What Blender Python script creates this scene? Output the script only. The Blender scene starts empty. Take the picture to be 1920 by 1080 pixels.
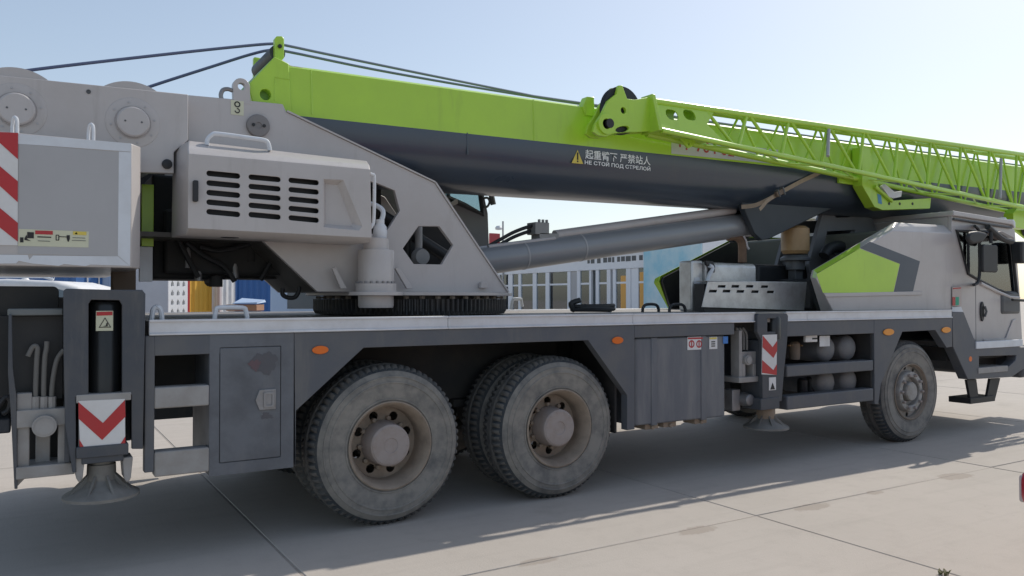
import bpy, bmesh, math, random
from mathutils import Vector, Matrix
from mathutils.geometry import tessellate_polygon, delaunay_2d_cdt
random.seed(7)
R = math.radians
sc = bpy.context.scene
col = sc.collection

# ------------------------------------------------------------------ camera
FPX = 1491.0
CAM = Vector((-2.058, -4.867, 1.489))
YAW, PIT = R(31.5), math.atan(20 / FPX)
cam_d = Vector((math.sin(YAW) * math.cos(PIT), math.cos(YAW) * math.cos(PIT), math.sin(PIT)))
cam_r = Vector((math.cos(YAW), -math.sin(YAW), 0))
cam_u = cam_r.cross(cam_d)
cd = bpy.data.cameras.new('camera')
cam = bpy.data.objects.new('camera', cd)
col.objects.link(cam)
cam.matrix_world = Matrix(((cam_r.x, cam_u.x, -cam_d.x, CAM.x), (cam_r.y, cam_u.y, -cam_d.y, CAM.y),
                           (cam_r.z, cam_u.z, -cam_d.z, CAM.z), (0, 0, 0, 1)))
cd.sensor_width = 36
cd.lens = 36 * FPX / 1920
cd.clip_end = 3000
sc.camera = cam

# ------------------------------------------------------------------ light
SUN = Vector((0.98, 0.30, 1.0)).normalized()
elev = math.asin(SUN.z)
w = bpy.data.worlds.new('World')
sc.world = w
w.use_nodes = True
nt = w.node_tree
sky = nt.nodes.new('ShaderNodeTexSky')
sky.sky_type = 'NISHITA'
sky.sun_disc = False
sky.sun_elevation = elev
sky.sun_rotation = math.atan2(SUN.x, SUN.y)
sky.air_density = 1.0
sky.dust_density = 1.0
sky.ozone_density = 1.0
bg = nt.nodes['Background']
bg.inputs['Strength'].default_value = 0.152
gm = nt.nodes.new('ShaderNodeGamma')          # hazy summer sky: flatter and paler than clear air
gm.inputs['Gamma'].default_value = 0.72
hs_ = nt.nodes.new('ShaderNodeHueSaturation')
hs_.inputs['Saturation'].default_value = 0.93
hs_.inputs['Value'].default_value = 1.25
nt.links.new(sky.outputs[0], gm.inputs[0])
nt.links.new(gm.outputs[0], hs_.inputs['Color'])
nt.links.new(hs_.outputs[0], bg.inputs[0])
sl = bpy.data.lights.new('sun', 'SUN')
sl.energy = 2.7
sl.angle = R(0.5)
sl.color = (1.0, 0.94, 0.85)
so = bpy.data.objects.new('sun', sl)
so.rotation_euler = SUN.to_track_quat('Z', 'Y').to_euler()
so.location = (10, 5, 20)
col.objects.link(so)
sc.view_settings.view_transform = 'Standard'
sc.view_settings.look = 'None'
sc.view_settings.exposure = 0.28
sc.view_settings.gamma = 1.0

# ------------------------------------------------------------------ helpers
def ray(u, v):
    return cam_d + cam_r * ((u - 960) / FPX) - cam_u * ((v - 540) / FPX)

def P(u, v, X=None, Y=None, Z=None):
    """photo pixel -> point on a plane of the place"""
    q = ray(u, v)
    for i, a in enumerate((X, Y, Z)):
        if a is not None:
            return CAM + q * ((a - CAM[i]) / q[i])

def xz(pts, Y):
    out = []
    for u, v in pts:
        p = P(u, v, Y=Y)
        out.append((p.x, p.z))
    return out

def rc(u0, v0, u1, v1, Y):
    a, b = P(u0, v0, Y=Y), P(u1, v1, Y=Y)
    return min(a.x, b.x), max(a.x, b.x), min(a.z, b.z), max(a.z, b.z)

def inside(x, y, poly):
    c, n = False, len(poly)
    for i in range(n):
        (xa, ya), (xb, yb_) = poly[i][:2], poly[i - 1][:2]
        if (ya > y) != (yb_ > y) and x < (xb - xa) * (y - ya) / (yb_ - ya) + xa:
            c = not c
    return c

class MB:
    def __init__(s):
        s.v, s.f, s.m = [], [], []
        s.cur = 0
    def add(s, vs, fs):
        o = len(s.v)
        s.v += [tuple(v) for v in vs]
        s.f += [tuple(i + o for i in f) for f in fs]
        s.m += [s.cur] * len(fs)
        return s
    def box(s, x0, x1, y0, y1, z0, z1):
        vs = [(x, y, z) for x in (x0, x1) for y in (y0, y1) for z in (z0, z1)]
        return s.add(vs, [(0, 1, 3, 2), (4, 6, 7, 5), (0, 4, 5, 1), (2, 3, 7, 6), (0, 2, 6, 4), (1, 5, 7, 3)])
    def pxbox(s, u0, v0, u1, v1, Y, d):
        x0, x1, z0, z1 = rc(u0, v0, u1, v1, Y)
        return s.box(x0, x1, Y, Y + d, z0, z1)
    def prism(s, pts, a0, a1, axis='y', holes=()):
        """flat outline (2D) extruded along an axis; holes are cut through"""
        def to3(p, a):
            if axis == 'y': return (p[0], a, p[1])
            if axis == 'x': return (a, p[0], p[1])
            return (p[0], p[1], a)
        loops = [list(pts)] + [list(h) for h in holes]
        flat = [p for l in loops for p in l]
        n = len(flat)
        if len(loops) == 1:
            vs = [to3(p, a0) for p in flat] + [to3(p, a1) for p in flat]
            fs = [tuple(range(n)), tuple(range(2 * n - 1, n - 1, -1))]
        else:
            ed, o = [], 0
            for l in loops:
                k = len(l)
                ed += [(o + i, o + (i + 1) % k) for i in range(k)]
                o += k
            r_ = delaunay_2d_cdt([Vector((p[0], p[1])) for p in flat], ed, [], 0, 1e-7)
            nv, fc = r_[0], []
            for f in r_[2]:
                cx_ = sum(nv[i].x for i in f) / len(f)
                cy_ = sum(nv[i].y for i in f) / len(f)
                if inside(cx_, cy_, loops[0]) and not any(inside(cx_, cy_, h) for h in loops[1:]):
                    fc.append(f)
            k = len(nv)
            s.add([to3(p, a0) for p in nv] + [to3(p, a1) for p in nv],
                  [tuple(f) for f in fc] + [tuple(i + k for i in reversed(f)) for f in fc])
            vs = [to3(p, a0) for p in flat] + [to3(p, a1) for p in flat]
            fs = []
        o = 0
        for l in loops:
            k = len(l)
            for i in range(k):
                j = (i + 1) % k
                fs.append((o + i, o + j, o + j + n, o + i + n))
            o += k
        return s.add(vs, fs)
    def tube(s, pts, r, seg=10, r1=None, closed=False, cap=True):
        pts = [Vector(p) for p in pts]
        n = len(pts)
        t0 = (pts[1] - pts[0]).normalized()
        up = Vector((0, 0, 1)) if abs(t0.z) < .9 else Vector((1, 0, 0))
        nv = t0.cross(up).normalized()
        vs, fs = [], []
        for i, p in enumerate(pts):
            if closed:
                t = (pts[(i + 1) % n] - pts[i - 1]).normalized()
            elif i == 0: t = t0
            elif i == n - 1: t = (pts[i] - pts[i - 1]).normalized()
            else: t = ((pts[i + 1] - p).normalized() + (p - pts[i - 1]).normalized()).normalized()
            nv = (nv - t * nv.dot(t)).normalized()
            b = t.cross(nv)
            rr = r if r1 is None else r + (r1 - r) * i / (n - 1)
            for k in range(seg):
                a = 2 * math.pi * k / seg
                vs.append(p + nv * (rr * math.cos(a)) + b * (rr * math.sin(a)))
        for i in range(n if closed else n - 1):
            for k in range(seg):
                a, b2 = i * seg + k, i * seg + (k + 1) % seg
                c, d = ((i + 1) % n) * seg + k, ((i + 1) % n) * seg + (k + 1) % seg
                fs.append((a, b2, d, c))
        if cap and not closed:
            fs.append(tuple(reversed(range(seg))))
            fs.append(tuple((n - 1) * seg + k for k in range(seg)))
        return s.add(vs, fs)
    def lathe(s, prof, c, axis='y', seg=32, rf=None, close=False):
        """prof: list of (radius, offset along the axis)"""
        vs, fs = [], []
        n = len(prof)
        for k in range(seg):
            a = 2 * math.pi * k / seg
            for i, (r, h) in enumerate(prof):
                if rf: r = rf(i, k, r)
                ca, sa = r * math.cos(a), r * math.sin(a)
                if axis == 'y': vs.append((c[0] + ca, c[1] + h, c[2] + sa))
                elif axis == 'z': vs.append((c[0] + ca, c[1] + sa, c[2] + h))
                else: vs.append((c[0] + h, c[1] + ca, c[2] + sa))
        for k in range(seg):
            k2 = (k + 1) % seg
            for i in range(n if close else n - 1):
                j = (i + 1) % n
                fs.append((k * n + i, k2 * n + i, k2 * n + j, k * n + j))
        if not close:
            for i in (0, n - 1):
                if prof[i][0] > 1e-5:
                    fs.append(tuple(k * n + i for k in range(seg)))
        return s.add(vs, fs)
    def mesh(s, name, mats, sharp=32):
        me = bpy.data.meshes.new(name)
        me.from_pydata(s.v, [], s.f)
        for m in mats: me.materials.append(m)
        if len(mats) > 1:
            for p, k in zip(me.polygons, s.m): p.material_index = k
        bm = bmesh.new()
        bm.from_mesh(me)
        bmesh.ops.remove_doubles(bm, verts=bm.verts, dist=1e-5)
        bmesh.ops.recalc_face_normals(bm, faces=bm.faces)
        bm.to_mesh(me)
        bm.free()
        for p in me.polygons: p.use_smooth = True
        me.set_sharp_from_angle(angle=R(sharp))
        return me

ROOT = {}
def root(name, loc, label, cat, group=None):
    o = bpy.data.objects.new(name, None)
    o.empty_display_size = .3
    o.location = loc
    col.objects.link(o)
    o['label'], o['category'] = label, cat
    if group: o['group'] = group
    return o

def part(name, mb, mats, parent=None, bevel=0, seg=2, label=None, sharp=32):
    """one mesh object in place coordinates, under its thing or part"""
    if not isinstance(mats, (list, tuple)): mats = [mats]
    me = mb if isinstance(mb, bpy.types.Mesh) else mb.mesh(name, mats, sharp)
    o = bpy.data.objects.new(name, me)
    col.objects.link(o)
    if parent is not None:
        o.parent = parent
        if parent.parent is None and parent.type == 'EMPTY':
            o.location = -parent.location
    if bevel:
        b = o.modifiers.new('bevel', 'BEVEL')
        b.width, b.segments, b.limit_method, b.angle_limit = bevel, seg, 'ANGLE', R(40)
        b.harden_normals = False
    if label: o['label'] = label
    return o

def thing(name, mb, mats, label, cat, group=None, bevel=0, kind=None):
    o = part(name, mb, mats, None, bevel)
    if kind: o['kind'] = kind
    if label: o['label'] = label
    if cat: o['category'] = cat
    if group: o['group'] = group
    return o

def circle(cx, cz, r, n=20, a0=0):
    return [(cx + r * math.cos(a0 + 2 * math.pi * k / n), cz + r * math.sin(a0 + 2 * math.pi * k / n)) for k in range(n)]

def rrect(x0, x1, z0, z1, r, n=5):
    out = []
    for cx, cz, a in ((x1 - r, z1 - r, 0), (x0 + r, z1 - r, 90), (x0 + r, z0 + r, 180), (x1 - r, z0 + r, 270)):
        for k in range(n + 1):
            t = R(a + 90 * k / n)
            out.append((cx + r * math.cos(t), cz + r * math.sin(t)))
    return out

def smooth(pts, n=6):
    """Catmull-Rom through the points"""
    pts = [Vector(p) for p in pts]
    out = []
    for i in range(len(pts) - 1):
        a, b = pts[max(i - 1, 0)], pts[i]
        c, d = pts[i + 1], pts[min(i + 2, len(pts) - 1)]
        for k in range(n):
            t = k / n
            out.append(.5 * ((2 * b) + (c - a) * t + (2 * a - 5 * b + 4 * c - d) * t * t + (3 * b - a - 3 * c + d) * t ** 3))
    out.append(pts[-1])
    return out

def text_part(name, body, o, ex, ez, width, height, mat, parent, bold=0.0, ny=-.003):
    """lettering laid on a surface: o = lower left, ex / ez = unit axes of the writing"""
    cu = bpy.data.curves.new(name, 'FONT')
    cu.body = body
    cu.offset = bold
    cu.resolution_u = 3
    to = bpy.data.objects.new(name, cu)
    col.objects.link(to)
    dg = bpy.context.evaluated_depsgraph_get()
    me = bpy.data.meshes.new_from_object(to.evaluated_get(dg))
    bpy.data.objects.remove(to)
    xs = [v.co.x for v in me.vertices]
    ys = [v.co.y for v in me.vertices]
    if not xs: return None
    x0, x1, y0, y1 = min(xs), max(xs), min(ys), max(ys)
    for v in me.vertices:
        a = (v.co.x - x0) / (x1 - x0) * width
        b = (v.co.y - y0) / (y1 - y0) * height
        v.co = Vector(o) + ex * a + ez * b
    me.materials.clear()
    me.materials.append(mat)
    return part(name, me, mat, parent)

# ------------------------------------------------------------------ materials
def mat(name, c, rough=.5, metal=0.0, dirt=None, amt=.35, scale=3.0, bump=0.0, bscale=60, streak=False, coat=0.0, spec=.5, grime=0.0, gcol=(.10, .09, .08)):
    m = bpy.data.materials.new(name)
    m.use_nodes = True
    t = m.node_tree
    b = t.nodes['Principled BSDF']
    b.inputs['Roughness'].default_value = rough
    b.inputs['Metallic'].default_value = metal
    b.inputs['Specular IOR Level'].default_value = spec
    b.inputs['Coat Weight'].default_value = coat
    b.inputs['Coat Roughness'].default_value = .15
    g = t.nodes.new('ShaderNodeNewGeometry')
    if dirt is None:
        dirt = tuple(x * .78 + .01 for x in c)
    mp = t.nodes.new('ShaderNodeMapping')
    mp.inputs['Scale'].default_value = (1, 1, .18) if streak else (1, 1, 1)
    t.links.new(g.outputs['Position'], mp.inputs['Vector'])
    n1 = t.nodes.new('ShaderNodeTexNoise')
    n1.inputs['Scale'].default_value = scale
    n1.inputs['Detail'].default_value = 8
    n1.inputs['Roughness'].default_value = .65
    t.links.new(mp.outputs[0], n1.inputs['Vector'])
    r = t.nodes.new('ShaderNodeMapRange')
    r.inputs['From Min'].default_value = .42
    r.inputs['From Max'].default_value = .68
    r.inputs['To Max'].default_value = amt
    t.links.new(n1.outputs['Fac'], r.inputs['Value'])
    mx = t.nodes.new('ShaderNodeMix')
    mx.data_type = 'RGBA'
    mx.inputs['A'].default_value = (*c, 1)
    mx.inputs['B'].default_value = (*dirt, 1)
    t.links.new(r.outputs[0], mx.inputs['Factor'])
    colr = mx.outputs['Result']
    if grime:
        mg = t.nodes.new('ShaderNodeMapping')
        mg.inputs['Scale'].default_value = (1, 1, .14)
        t.links.new(g.outputs['Position'], mg.inputs['Vector'])
        for sc_n, lo, hi, k, vec in ((9, .56, .80, grime, mg.outputs[0]), (38, .66, .78, grime * .9, g.outputs['Position'])):
            ng = t.nodes.new('ShaderNodeTexNoise')
            ng.inputs['Scale'].default_value = sc_n
            ng.inputs['Detail'].default_value = 7
            ng.inputs['Roughness'].default_value = .7
            t.links.new(vec, ng.inputs['Vector'])
            rg = t.nodes.new('ShaderNodeMapRange')
            rg.inputs['From Min'].default_value, rg.inputs['From Max'].default_value = lo, hi
            rg.inputs['To Max'].default_value = k
            t.links.new(ng.outputs['Fac'], rg.inputs['Value'])
            xg = t.nodes.new('ShaderNodeMix')
            xg.data_type = 'RGBA'
            xg.inputs['B'].default_value = (*gcol, 1)
            t.links.new(rg.outputs[0], xg.inputs['Factor'])
            t.links.new(colr, xg.inputs['A'])
            colr = xg.outputs['Result']
    t.links.new(colr, b.inputs['Base Color'])
    rr = t.nodes.new('ShaderNodeMapRange')
    rr.inputs['To Min'].default_value = max(rough - .08, .05)
    rr.inputs['To Max'].default_value = min(rough + .15, 1)
    t.links.new(n1.outputs['Fac'], rr.inputs['Value'])
    t.links.new(rr.outputs[0], b.inputs['Roughness'])
    if bump:
        n2 = t.nodes.new('ShaderNodeTexNoise')
        n2.inputs['Scale'].default_value = bscale
        n2.inputs['Detail'].default_value = 6
        t.links.new(g.outputs['Position'], n2.inputs['Vector'])
        bp = t.nodes.new('ShaderNodeBump')
        bp.inputs['Strength'].default_value = bump
        bp.inputs['Distance'].default_value = .01
        t.links.new(n2.outputs['Fac'], bp.inputs['Height'])
        t.links.new(bp.outputs[0], b.inputs['Normal'])
    return m

GREY = mat('warm grey paint', (.495, .465, .452), .38, dirt=(.39, .355, .33), amt=.45, scale=1.6, coat=.2, grime=.30, gcol=(.22, .19, .16))
GREY2 = mat('panel grey paint', (.41, .405, .41), .45, amt=.3, scale=2, grime=.2, gcol=(.22, .2, .18))
GREEN = mat('lime green paint', (.44, .70, .050), .35, dirt=(.35, .55, .055), amt=.5, scale=1.3, coat=.3, grime=.28, gcol=(.16, .22, .05))
SLATE = mat('slate boom paint', (.046, .064, .092), .27, dirt=(.072, .08, .09), amt=.35, scale=1.2, coat=.35, grime=.2, gcol=(.12, .12, .115))
CHAS = mat('dusty slate chassis paint', (.060, .068, .083), .55, dirt=(.12, .115, .11), amt=.5, scale=2.6, bump=.05, grime=.5, gcol=(.17, .16, .145))
SKIRT = mat('dusty skirt paint', (.098, .106, .122), .55, dirt=(.155, .15, .142), amt=.6, scale=2.6, bump=.05, grime=.5, gcol=(.20, .19, .175))
TOOL = mat('weathered toolbox paint', (.135, .145, .163), .55, dirt=(.07, .073, .08), amt=.55, scale=4.5, bump=.06, grime=.45, gcol=(.21, .20, .19))
TANKM = mat('streaked tank paint', (.125, .135, .155), .5, dirt=(.24, .238, .235), amt=.65, scale=7, streak=True)
RAIL = mat('dusty grey rail', (.34, .33, .32), .6, dirt=(.22, .195, .17), amt=.5, scale=6)
STRIP = mat('bare aluminium edge', (.66, .67, .70), .42, .15, dirt=(.44, .42, .40), amt=.4, scale=5)
DECK = mat('dusty deck plate', (.27, .25, .23), .7, dirt=(.36, .32, .27), amt=.6, scale=5, bump=.2, bscale=90)
BLACK = mat('black paint', (.016, .018, .021), .5, dirt=(.04, .038, .036), amt=.5, scale=5)
JACK = mat('black jack tube', (.012, .014, .016), .3, dirt=(.05, .048, .045), amt=.4, scale=8, streak=True)
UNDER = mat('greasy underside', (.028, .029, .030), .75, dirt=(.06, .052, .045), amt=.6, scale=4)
RUBBER = mat('dusty tyre rubber', (.255, .24, .215), .85, dirt=(.085, .088, .092), amt=.75, scale=7, bump=.12, bscale=40)
TREADL = mat('dusty tread rubber', (.135, .128, .118), .85, dirt=(.05, .054, .06), amt=.8, scale=10, bump=.25)
TREAD = mat('bare tread rubber', (.038, .045, .052), .8, dirt=(.12, .115, .105), amt=.6, scale=9, bump=.2)
HOSE = mat('dusty hose rubber', (.16, .155, .145), .7)
HOSEB = mat('black hose rubber', (.02, .021, .023), .55)
RIM = mat('dusty steel rim', (.31, .25, .195), .7, dirt=(.12, .095, .075), amt=.6, scale=5, bump=.08)
HUB = mat('dusty grey hub', (.34, .295, .275), .65, dirt=(.26, .20, .16), amt=.5, scale=9)
STEEL = mat('worn steel', (.30, .30, .31), .45, .6, dirt=(.2, .17, .14), amt=.5, scale=9)
ALU = mat('heat shield aluminium', (.62, .62, .61), .38, .6, dirt=(.34, .31, .28), amt=.45, scale=8, bump=.1, bscale=30)
TAN = mat('dusty tan steel', (.30, .235, .175), .75, dirt=(.19, .15, .12), amt=.5, scale=8)
GEAR = mat('greased ring gear', (.022, .023, .025), .5, dirt=(.10, .08, .06), amt=.4, scale=8)
WHITE = mat('white paint', (.72, .72, .72), .5, dirt=(.52, .49, .45), amt=.35, scale=4)
TAPE = mat('pale reflective border', (.66, .69, .73), .4, dirt=(.50, .50, .51), amt=.4, scale=5)
RED = mat('red reflective sheet', (.47, .025, .03), .35, dirt=(.35, .04, .04), amt=.4)
REDP = mat('red paint', (.42, .02, .03), .35, coat=.4)
CREAM = mat('cream label', (.62, .62, .46), .55)
YEL = mat('yellow label', (.70, .55, .10), .5)
ORANGE = mat('orange reflector', (.75, .16, .015), .3, amt=.1)
AMBER = mat('amber reflector', (.80, .30, .03), .3, amt=.1)
INK = mat('print black', (.02, .02, .02), .6)
BANNER = mat('pale banner vinyl', (.58, .59, .63), .5)
LETTER = mat('pale lettering', (.88, .90, .92), .5, amt=.1)
BRASS = mat('amber oil can', (.42, .27, .13), .4, dirt=(.30, .19, .09), amt=.5, scale=6)
ROPE = mat('steel rope', (.13, .155, .25), .5, .1)
STRAP = mat('tan webbing', (.34, .27, .20), .85, dirt=(.22, .17, .13), amt=.4, scale=20)
BLUE = mat('blue container paint', (.035, .13, .36), .5, dirt=(.05, .12, .28), amt=.4, scale=1.2)
PALEB = mat('pale blue paint', (.36, .46, .62), .5, amt=.3, scale=1)
YELC = mat('yellow container paint', (.74, .42, .05), .5, amt=.3, scale=1)
PINKW = mat('pale pink panel', (.58, .50, .50), .6)
DOOR = mat('orange timber', (.72, .37, .08), .5)
BRICKB = mat('brown timber stack', (.32, .17, .10), .8)
SKYB = mat('printed blue banner', (.30, .56, .68), .5, dirt=(.66, .74, .75), amt=.9, scale=.7)
MESHW = mat('bright white screen', (.85, .85, .85), .6)
DGREY = mat('dark grey trim', (.10, .105, .11), .5)
SEAT = mat('dark seat cloth', (.04, .043, .048), .9)

def glass(name, tint, alpha):
    m = bpy.data.materials.new(name)
    m.use_nodes = True
    t = m.node_tree
    t.nodes.remove(t.nodes['Principled BSDF'])
    out = t.nodes['Material Output']
    tr = t.nodes.new('ShaderNodeBsdfTransparent')
    tr.inputs['Color'].default_value = (*tint, 1)
    gl = t.nodes.new('ShaderNodeBsdfGlossy')
    gl.inputs['Roughness'].default_value = .03
    gl.inputs['Color'].default_value = (.9, .95, 1, 1)
    fr = t.nodes.new('ShaderNodeFresnel')
    fr.inputs['IOR'].default_value = 1.5
    ad = t.nodes.new('ShaderNodeMath')
    ad.operation = 'ADD'
    ad.inputs[1].default_value = alpha
    ad.use_clamp = True
    t.links.new(fr.outputs[0], ad.inputs[0])
    mx = t.nodes.new('ShaderNodeMixShader')
    t.links.new(ad.outputs[0], mx.inputs[0])
    t.links.new(tr.outputs[0], mx.inputs[1])
    t.links.new(gl.outputs[0], mx.inputs[2])
    t.links.new(mx.outputs[0], out.inputs[0])
    return m
GLASS = glass('tinted glass', (.55, .66, .68), .10)
GLASSD = glass('shop glass', (.62, .68, .70), .10)

SPOTS = ((1306, 994, .17, .07), (1522, 950, .18, .08), (1790, 893, .2, .1), (1010, 1052, .14, .05), (1640, 923, .10, .05))
def concrete(name, a, b, c):
    m = bpy.data.materials.new(name)
    m.use_nodes = True
    t = m.node_tree
    bs = t.nodes['Principled BSDF']
    bs.inputs['Specular IOR Level'].default_value = .25
    g = t.nodes.new('ShaderNodeNewGeometry')
    oi = t.nodes.new('ShaderNodeObjectInfo')
    def noise(s, d, ro=.6, vec=None):
        n = t.nodes.new('ShaderNodeTexNoise')
        n.inputs['Scale'].default_value = s
        n.inputs['Detail'].default_value = d
        n.inputs['Roughness'].default_value = ro
        t.links.new(vec or g.outputs['Position'], n.inputs['Vector'])
        return n
    def ramp(src, lo, hi, tmax=1.0):
        r = t.nodes.new('ShaderNodeMapRange')
        r.inputs['From Min'].default_value, r.inputs['From Max'].default_value = lo, hi
        r.inputs['To Max'].default_value = tmax
        t.links.new(src, r.inputs['Value'])
        return r.outputs[0]
    def mix(f, A, B):
        x = t.nodes.new('ShaderNodeMix')
        x.data_type = 'RGBA'
        t.links.new(f, x.inputs['Factor'])
        for k, s in (('A', A), ('B', B)):
            if isinstance(s, tuple): x.inputs[k].default_value = (*s, 1)
            else: t.links.new(s, x.inputs[k])
        return x.outputs['Result']
    big = noise(.55, 6)
    mid = noise(5.5, 8, .7)
    fine = noise(90, 4, .7)
    mp = t.nodes.new('ShaderNodeMapping')
    mp.inputs['Scale'].default_value = (.35, 5, 1)
    t.links.new(g.outputs['Position'], mp.inputs['Vector'])
    stk = noise(1.6, 6, .6, mp.outputs[0])
    c1 = mix(ramp(big.outputs['Fac'], .35, .65), a, b)
    c2 = mix(ramp(mid.outputs['Fac'], .5, .75, .45), c1, c)
    c2 = mix(ramp(stk.outputs['Fac'], .52, .78, .5), c2, c)
    c3 = mix(ramp(fine.outputs['Fac'], .55, .8, .35), c2, (a[0] * .6, a[1] * .6, a[2] * .6))
    c4 = mix(ramp(oi.outputs['Random'], 0, 1, .28), c3, c)
    # worn spots along the joint, stains and dark speckle
    sep = t.nodes.new('ShaderNodeSeparateXYZ')
    t.links.new(g.outputs['Position'], sep.inputs[0])
    def math_(op, a_, b_=None):
        n_ = t.nodes.new('ShaderNodeMath')
        n_.operation = op
        for k_, q_ in enumerate((a_, b_)):
            if q_ is None: continue
            if isinstance(q_, (int, float)): n_.inputs[k_].default_value = q_
            else: t.links.new(q_, n_.inputs[k_])
        return n_.outputs[0]
    wob = noise(16, 5, .6)
    for (u_, v_, rx, ry) in SPOTS:
        p_ = P(u_, v_, Z=0)
        dx = math_('MULTIPLY', math_('SUBTRACT', sep.outputs[0], p_.x), 1 / rx)
        dy = math_('MULTIPLY', math_('SUBTRACT', sep.outputs[1], p_.y), 1 / ry)
        dist = math_('SQRT', math_('ADD', math_('MULTIPLY', dx, dx), math_('MULTIPLY', dy, dy)))
        dist = math_('ADD', dist, math_('MULTIPLY', math_('SUBTRACT', wob.outputs['Fac'], .5), 1.2))
        r_ = t.nodes.new('ShaderNodeMapRange')
        r_.inputs['From Min'].default_value, r_.inputs['From Max'].default_value = 1.05, .8
        r_.inputs['To Max'].default_value = .75
        t.links.new(dist, r_.inputs['Value'])
        c4 = mix(r_.outputs[0], c4, (.345, .295, .25))
    sp2 = noise(26, 3, .5)
    c4 = mix(ramp(sp2.outputs['Fac'], .70, .76, .35), c4, (.22, .19, .16))
    st2 = noise(1.3, 7, .65)
    c4 = mix(ramp(st2.outputs['Fac'], .60, .74, .35), c4, (.30, .265, .23))
    t.links.new(c4, bs.inputs['Base Color'])
    bs.inputs['Roughness'].default_value = .85
    bp = t.nodes.new('ShaderNodeBump')
    bp.inputs['Strength'].default_value = .35
    bp.inputs['Distance'].default_value = .006
    wv = t.nodes.new('ShaderNodeTexWave')
    wv.wave_type, wv.bands_direction = 'BANDS', 'X'
    wv.inputs['Scale'].default_value = 9
    wv.inputs['Distortion'].default_value = 1.5
    wv.inputs['Detail'].default_value = 2
    t.links.new(g.outputs['Position'], wv.inputs['Vector'])
    ma = t.nodes.new('ShaderNodeMath')
    ma.operation = 'MULTIPLY_ADD'
    ma.inputs[1].default_value = .05
    t.links.new(wv.outputs['Fac'], ma.inputs[0])
    t.links.new(fine.outputs['Fac'], ma.inputs[2])
    t.links.new(ma.outputs[0], bp.inputs['Height'])
    t.links.new(bp.outputs[0], bs.inputs['Normal'])
    return m
CONC = concrete('worn concrete', (.51, .462, .412), (.465, .422, .375), (.385, .347, .307))
JOINT = mat('joint filler', (.31, .275, .24), .9, dirt=(.42, .375, .33), amt=.6, scale=14)

# ------------------------------------------------------------------ ground
m = MB()
m.add([(-300, -300, -.005), (500, -300, -.005), (500, 500, -.005), (-300, 500, -.005)], [(0, 1, 2, 3)])
ground = thing('ground', m, JOINT, None, None, kind='structure')
SX, SY, GX, GY = 3.0, 4.5, -.768, -1.072
sm = MB()
g_ = .008
sm.box(g_, SX - g_, g_, SY - g_, -.06, 0)
slab_me = sm.mesh('concrete_slab', [CONC])
for i in range(-8, 12):
    for j in range(-3, 8):
        o = bpy.data.objects.new('concrete_slab', slab_me)
        o.location = (GX + i * SX, GY + j * SY, random.uniform(-.0015, .0))
        b = o.modifiers.new('bevel', 'BEVEL')
        b.width, b.segments = .004, 1
        o.parent = ground
        col.objects.link(o)
# the apron goes on as plain concrete beyond the slabs
x0, x1, y0, y1 = GX - 8 * SX, GX + 12 * SX, GY - 3 * SY, GY + 8 * SY
m = MB()
for a, b, c, d in ((-300, x0, -300, 500), (x1, 500, -300, 500), (x0, x1, -300, y0), (x0, x1, y1, 500)):
    m.add([(a, c, -.004), (b, c, -.004), (b, d, -.004), (a, d, -.004)], [(0, 1, 2, 3)])
o = part('concrete_apron', m, CONC, ground)
# ------------------------------------------------------------------ truck crane
CR = root('truck_crane', (2.9, 1.22, 0),
          'long grey and lime green truck crane with lattice jib folded beside its boom', 'truck crane')
YC = 1.22            # centre line of the truck
YF = 2.47            # far side
YS = -.03            # near skirt plane

# --- chassis core
m = MB()
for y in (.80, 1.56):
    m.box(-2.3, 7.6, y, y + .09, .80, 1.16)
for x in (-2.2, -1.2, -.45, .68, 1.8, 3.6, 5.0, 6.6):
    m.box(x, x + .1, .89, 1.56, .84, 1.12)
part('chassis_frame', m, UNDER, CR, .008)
m = MB()
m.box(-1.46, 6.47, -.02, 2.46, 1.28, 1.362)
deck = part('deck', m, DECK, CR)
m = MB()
m.box(-1.40, 6.4, .08, 2.36, 1.20, 1.279)  # closed floor under the deck, added to block light
part('deck_underframe', m, UNDER, CR)
def strip(x0, x1, ya, yb):
    m = MB()
    s = -1 if ya < 1 else 1
    m.box(x0, x1, min(ya, yb), max(ya, yb), 1.285, 1.366)
    y = ya if s < 0 else yb
    for z, h, d in ((1.358, .014, .012), (1.283, .012, .012)):
        m.box(x0, x1, min(y, y + s * d), max(y, y + s * d), z, z + h)
    part('deck_edge', m, STRIP, CR, .003)
for a, b in ((-1.466, .395), (.398, 2.02), (2.023, 3.40), (3.80, 4.1), (4.103, 6.47)):
    strip(a, b, -.03, .0)
strip(-1.466, 6.47, YF - .03, YF)

# --- skirt, toolbox and fenders, near side (mirrored plainly on the far side)
m = MB()
x0, x1, z0, z1 = rc(272, 627, 289, 885, YS)
m.box(x0, x1, YS, YS + .07, z0, 1.282)
part('shelf_post', m, SKIRT, CR, .005)
m = MB()
x0, x1, z0, z1 = rc(289, 627, 414, 663, YS)
m.box(x0 + .002, x1, YS, YS + .07, z0, 1.282)
part('shelf_header', m, SKIRT, CR, .004)
for a, b in ((727, 760), (848, 884)):
    m = MB()
    x0, x1, z0, z1 = rc(289, a, 392, b, YS)
    m.box(x0 + .002, x1, YS - .004, YS + .10, z0, z1)
    part('shelf_rail', m, RAIL, CR, .008)
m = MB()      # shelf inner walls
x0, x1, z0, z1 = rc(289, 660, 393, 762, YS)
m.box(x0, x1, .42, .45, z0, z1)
part('shelf_back', m, UNDER, CR)
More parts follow.
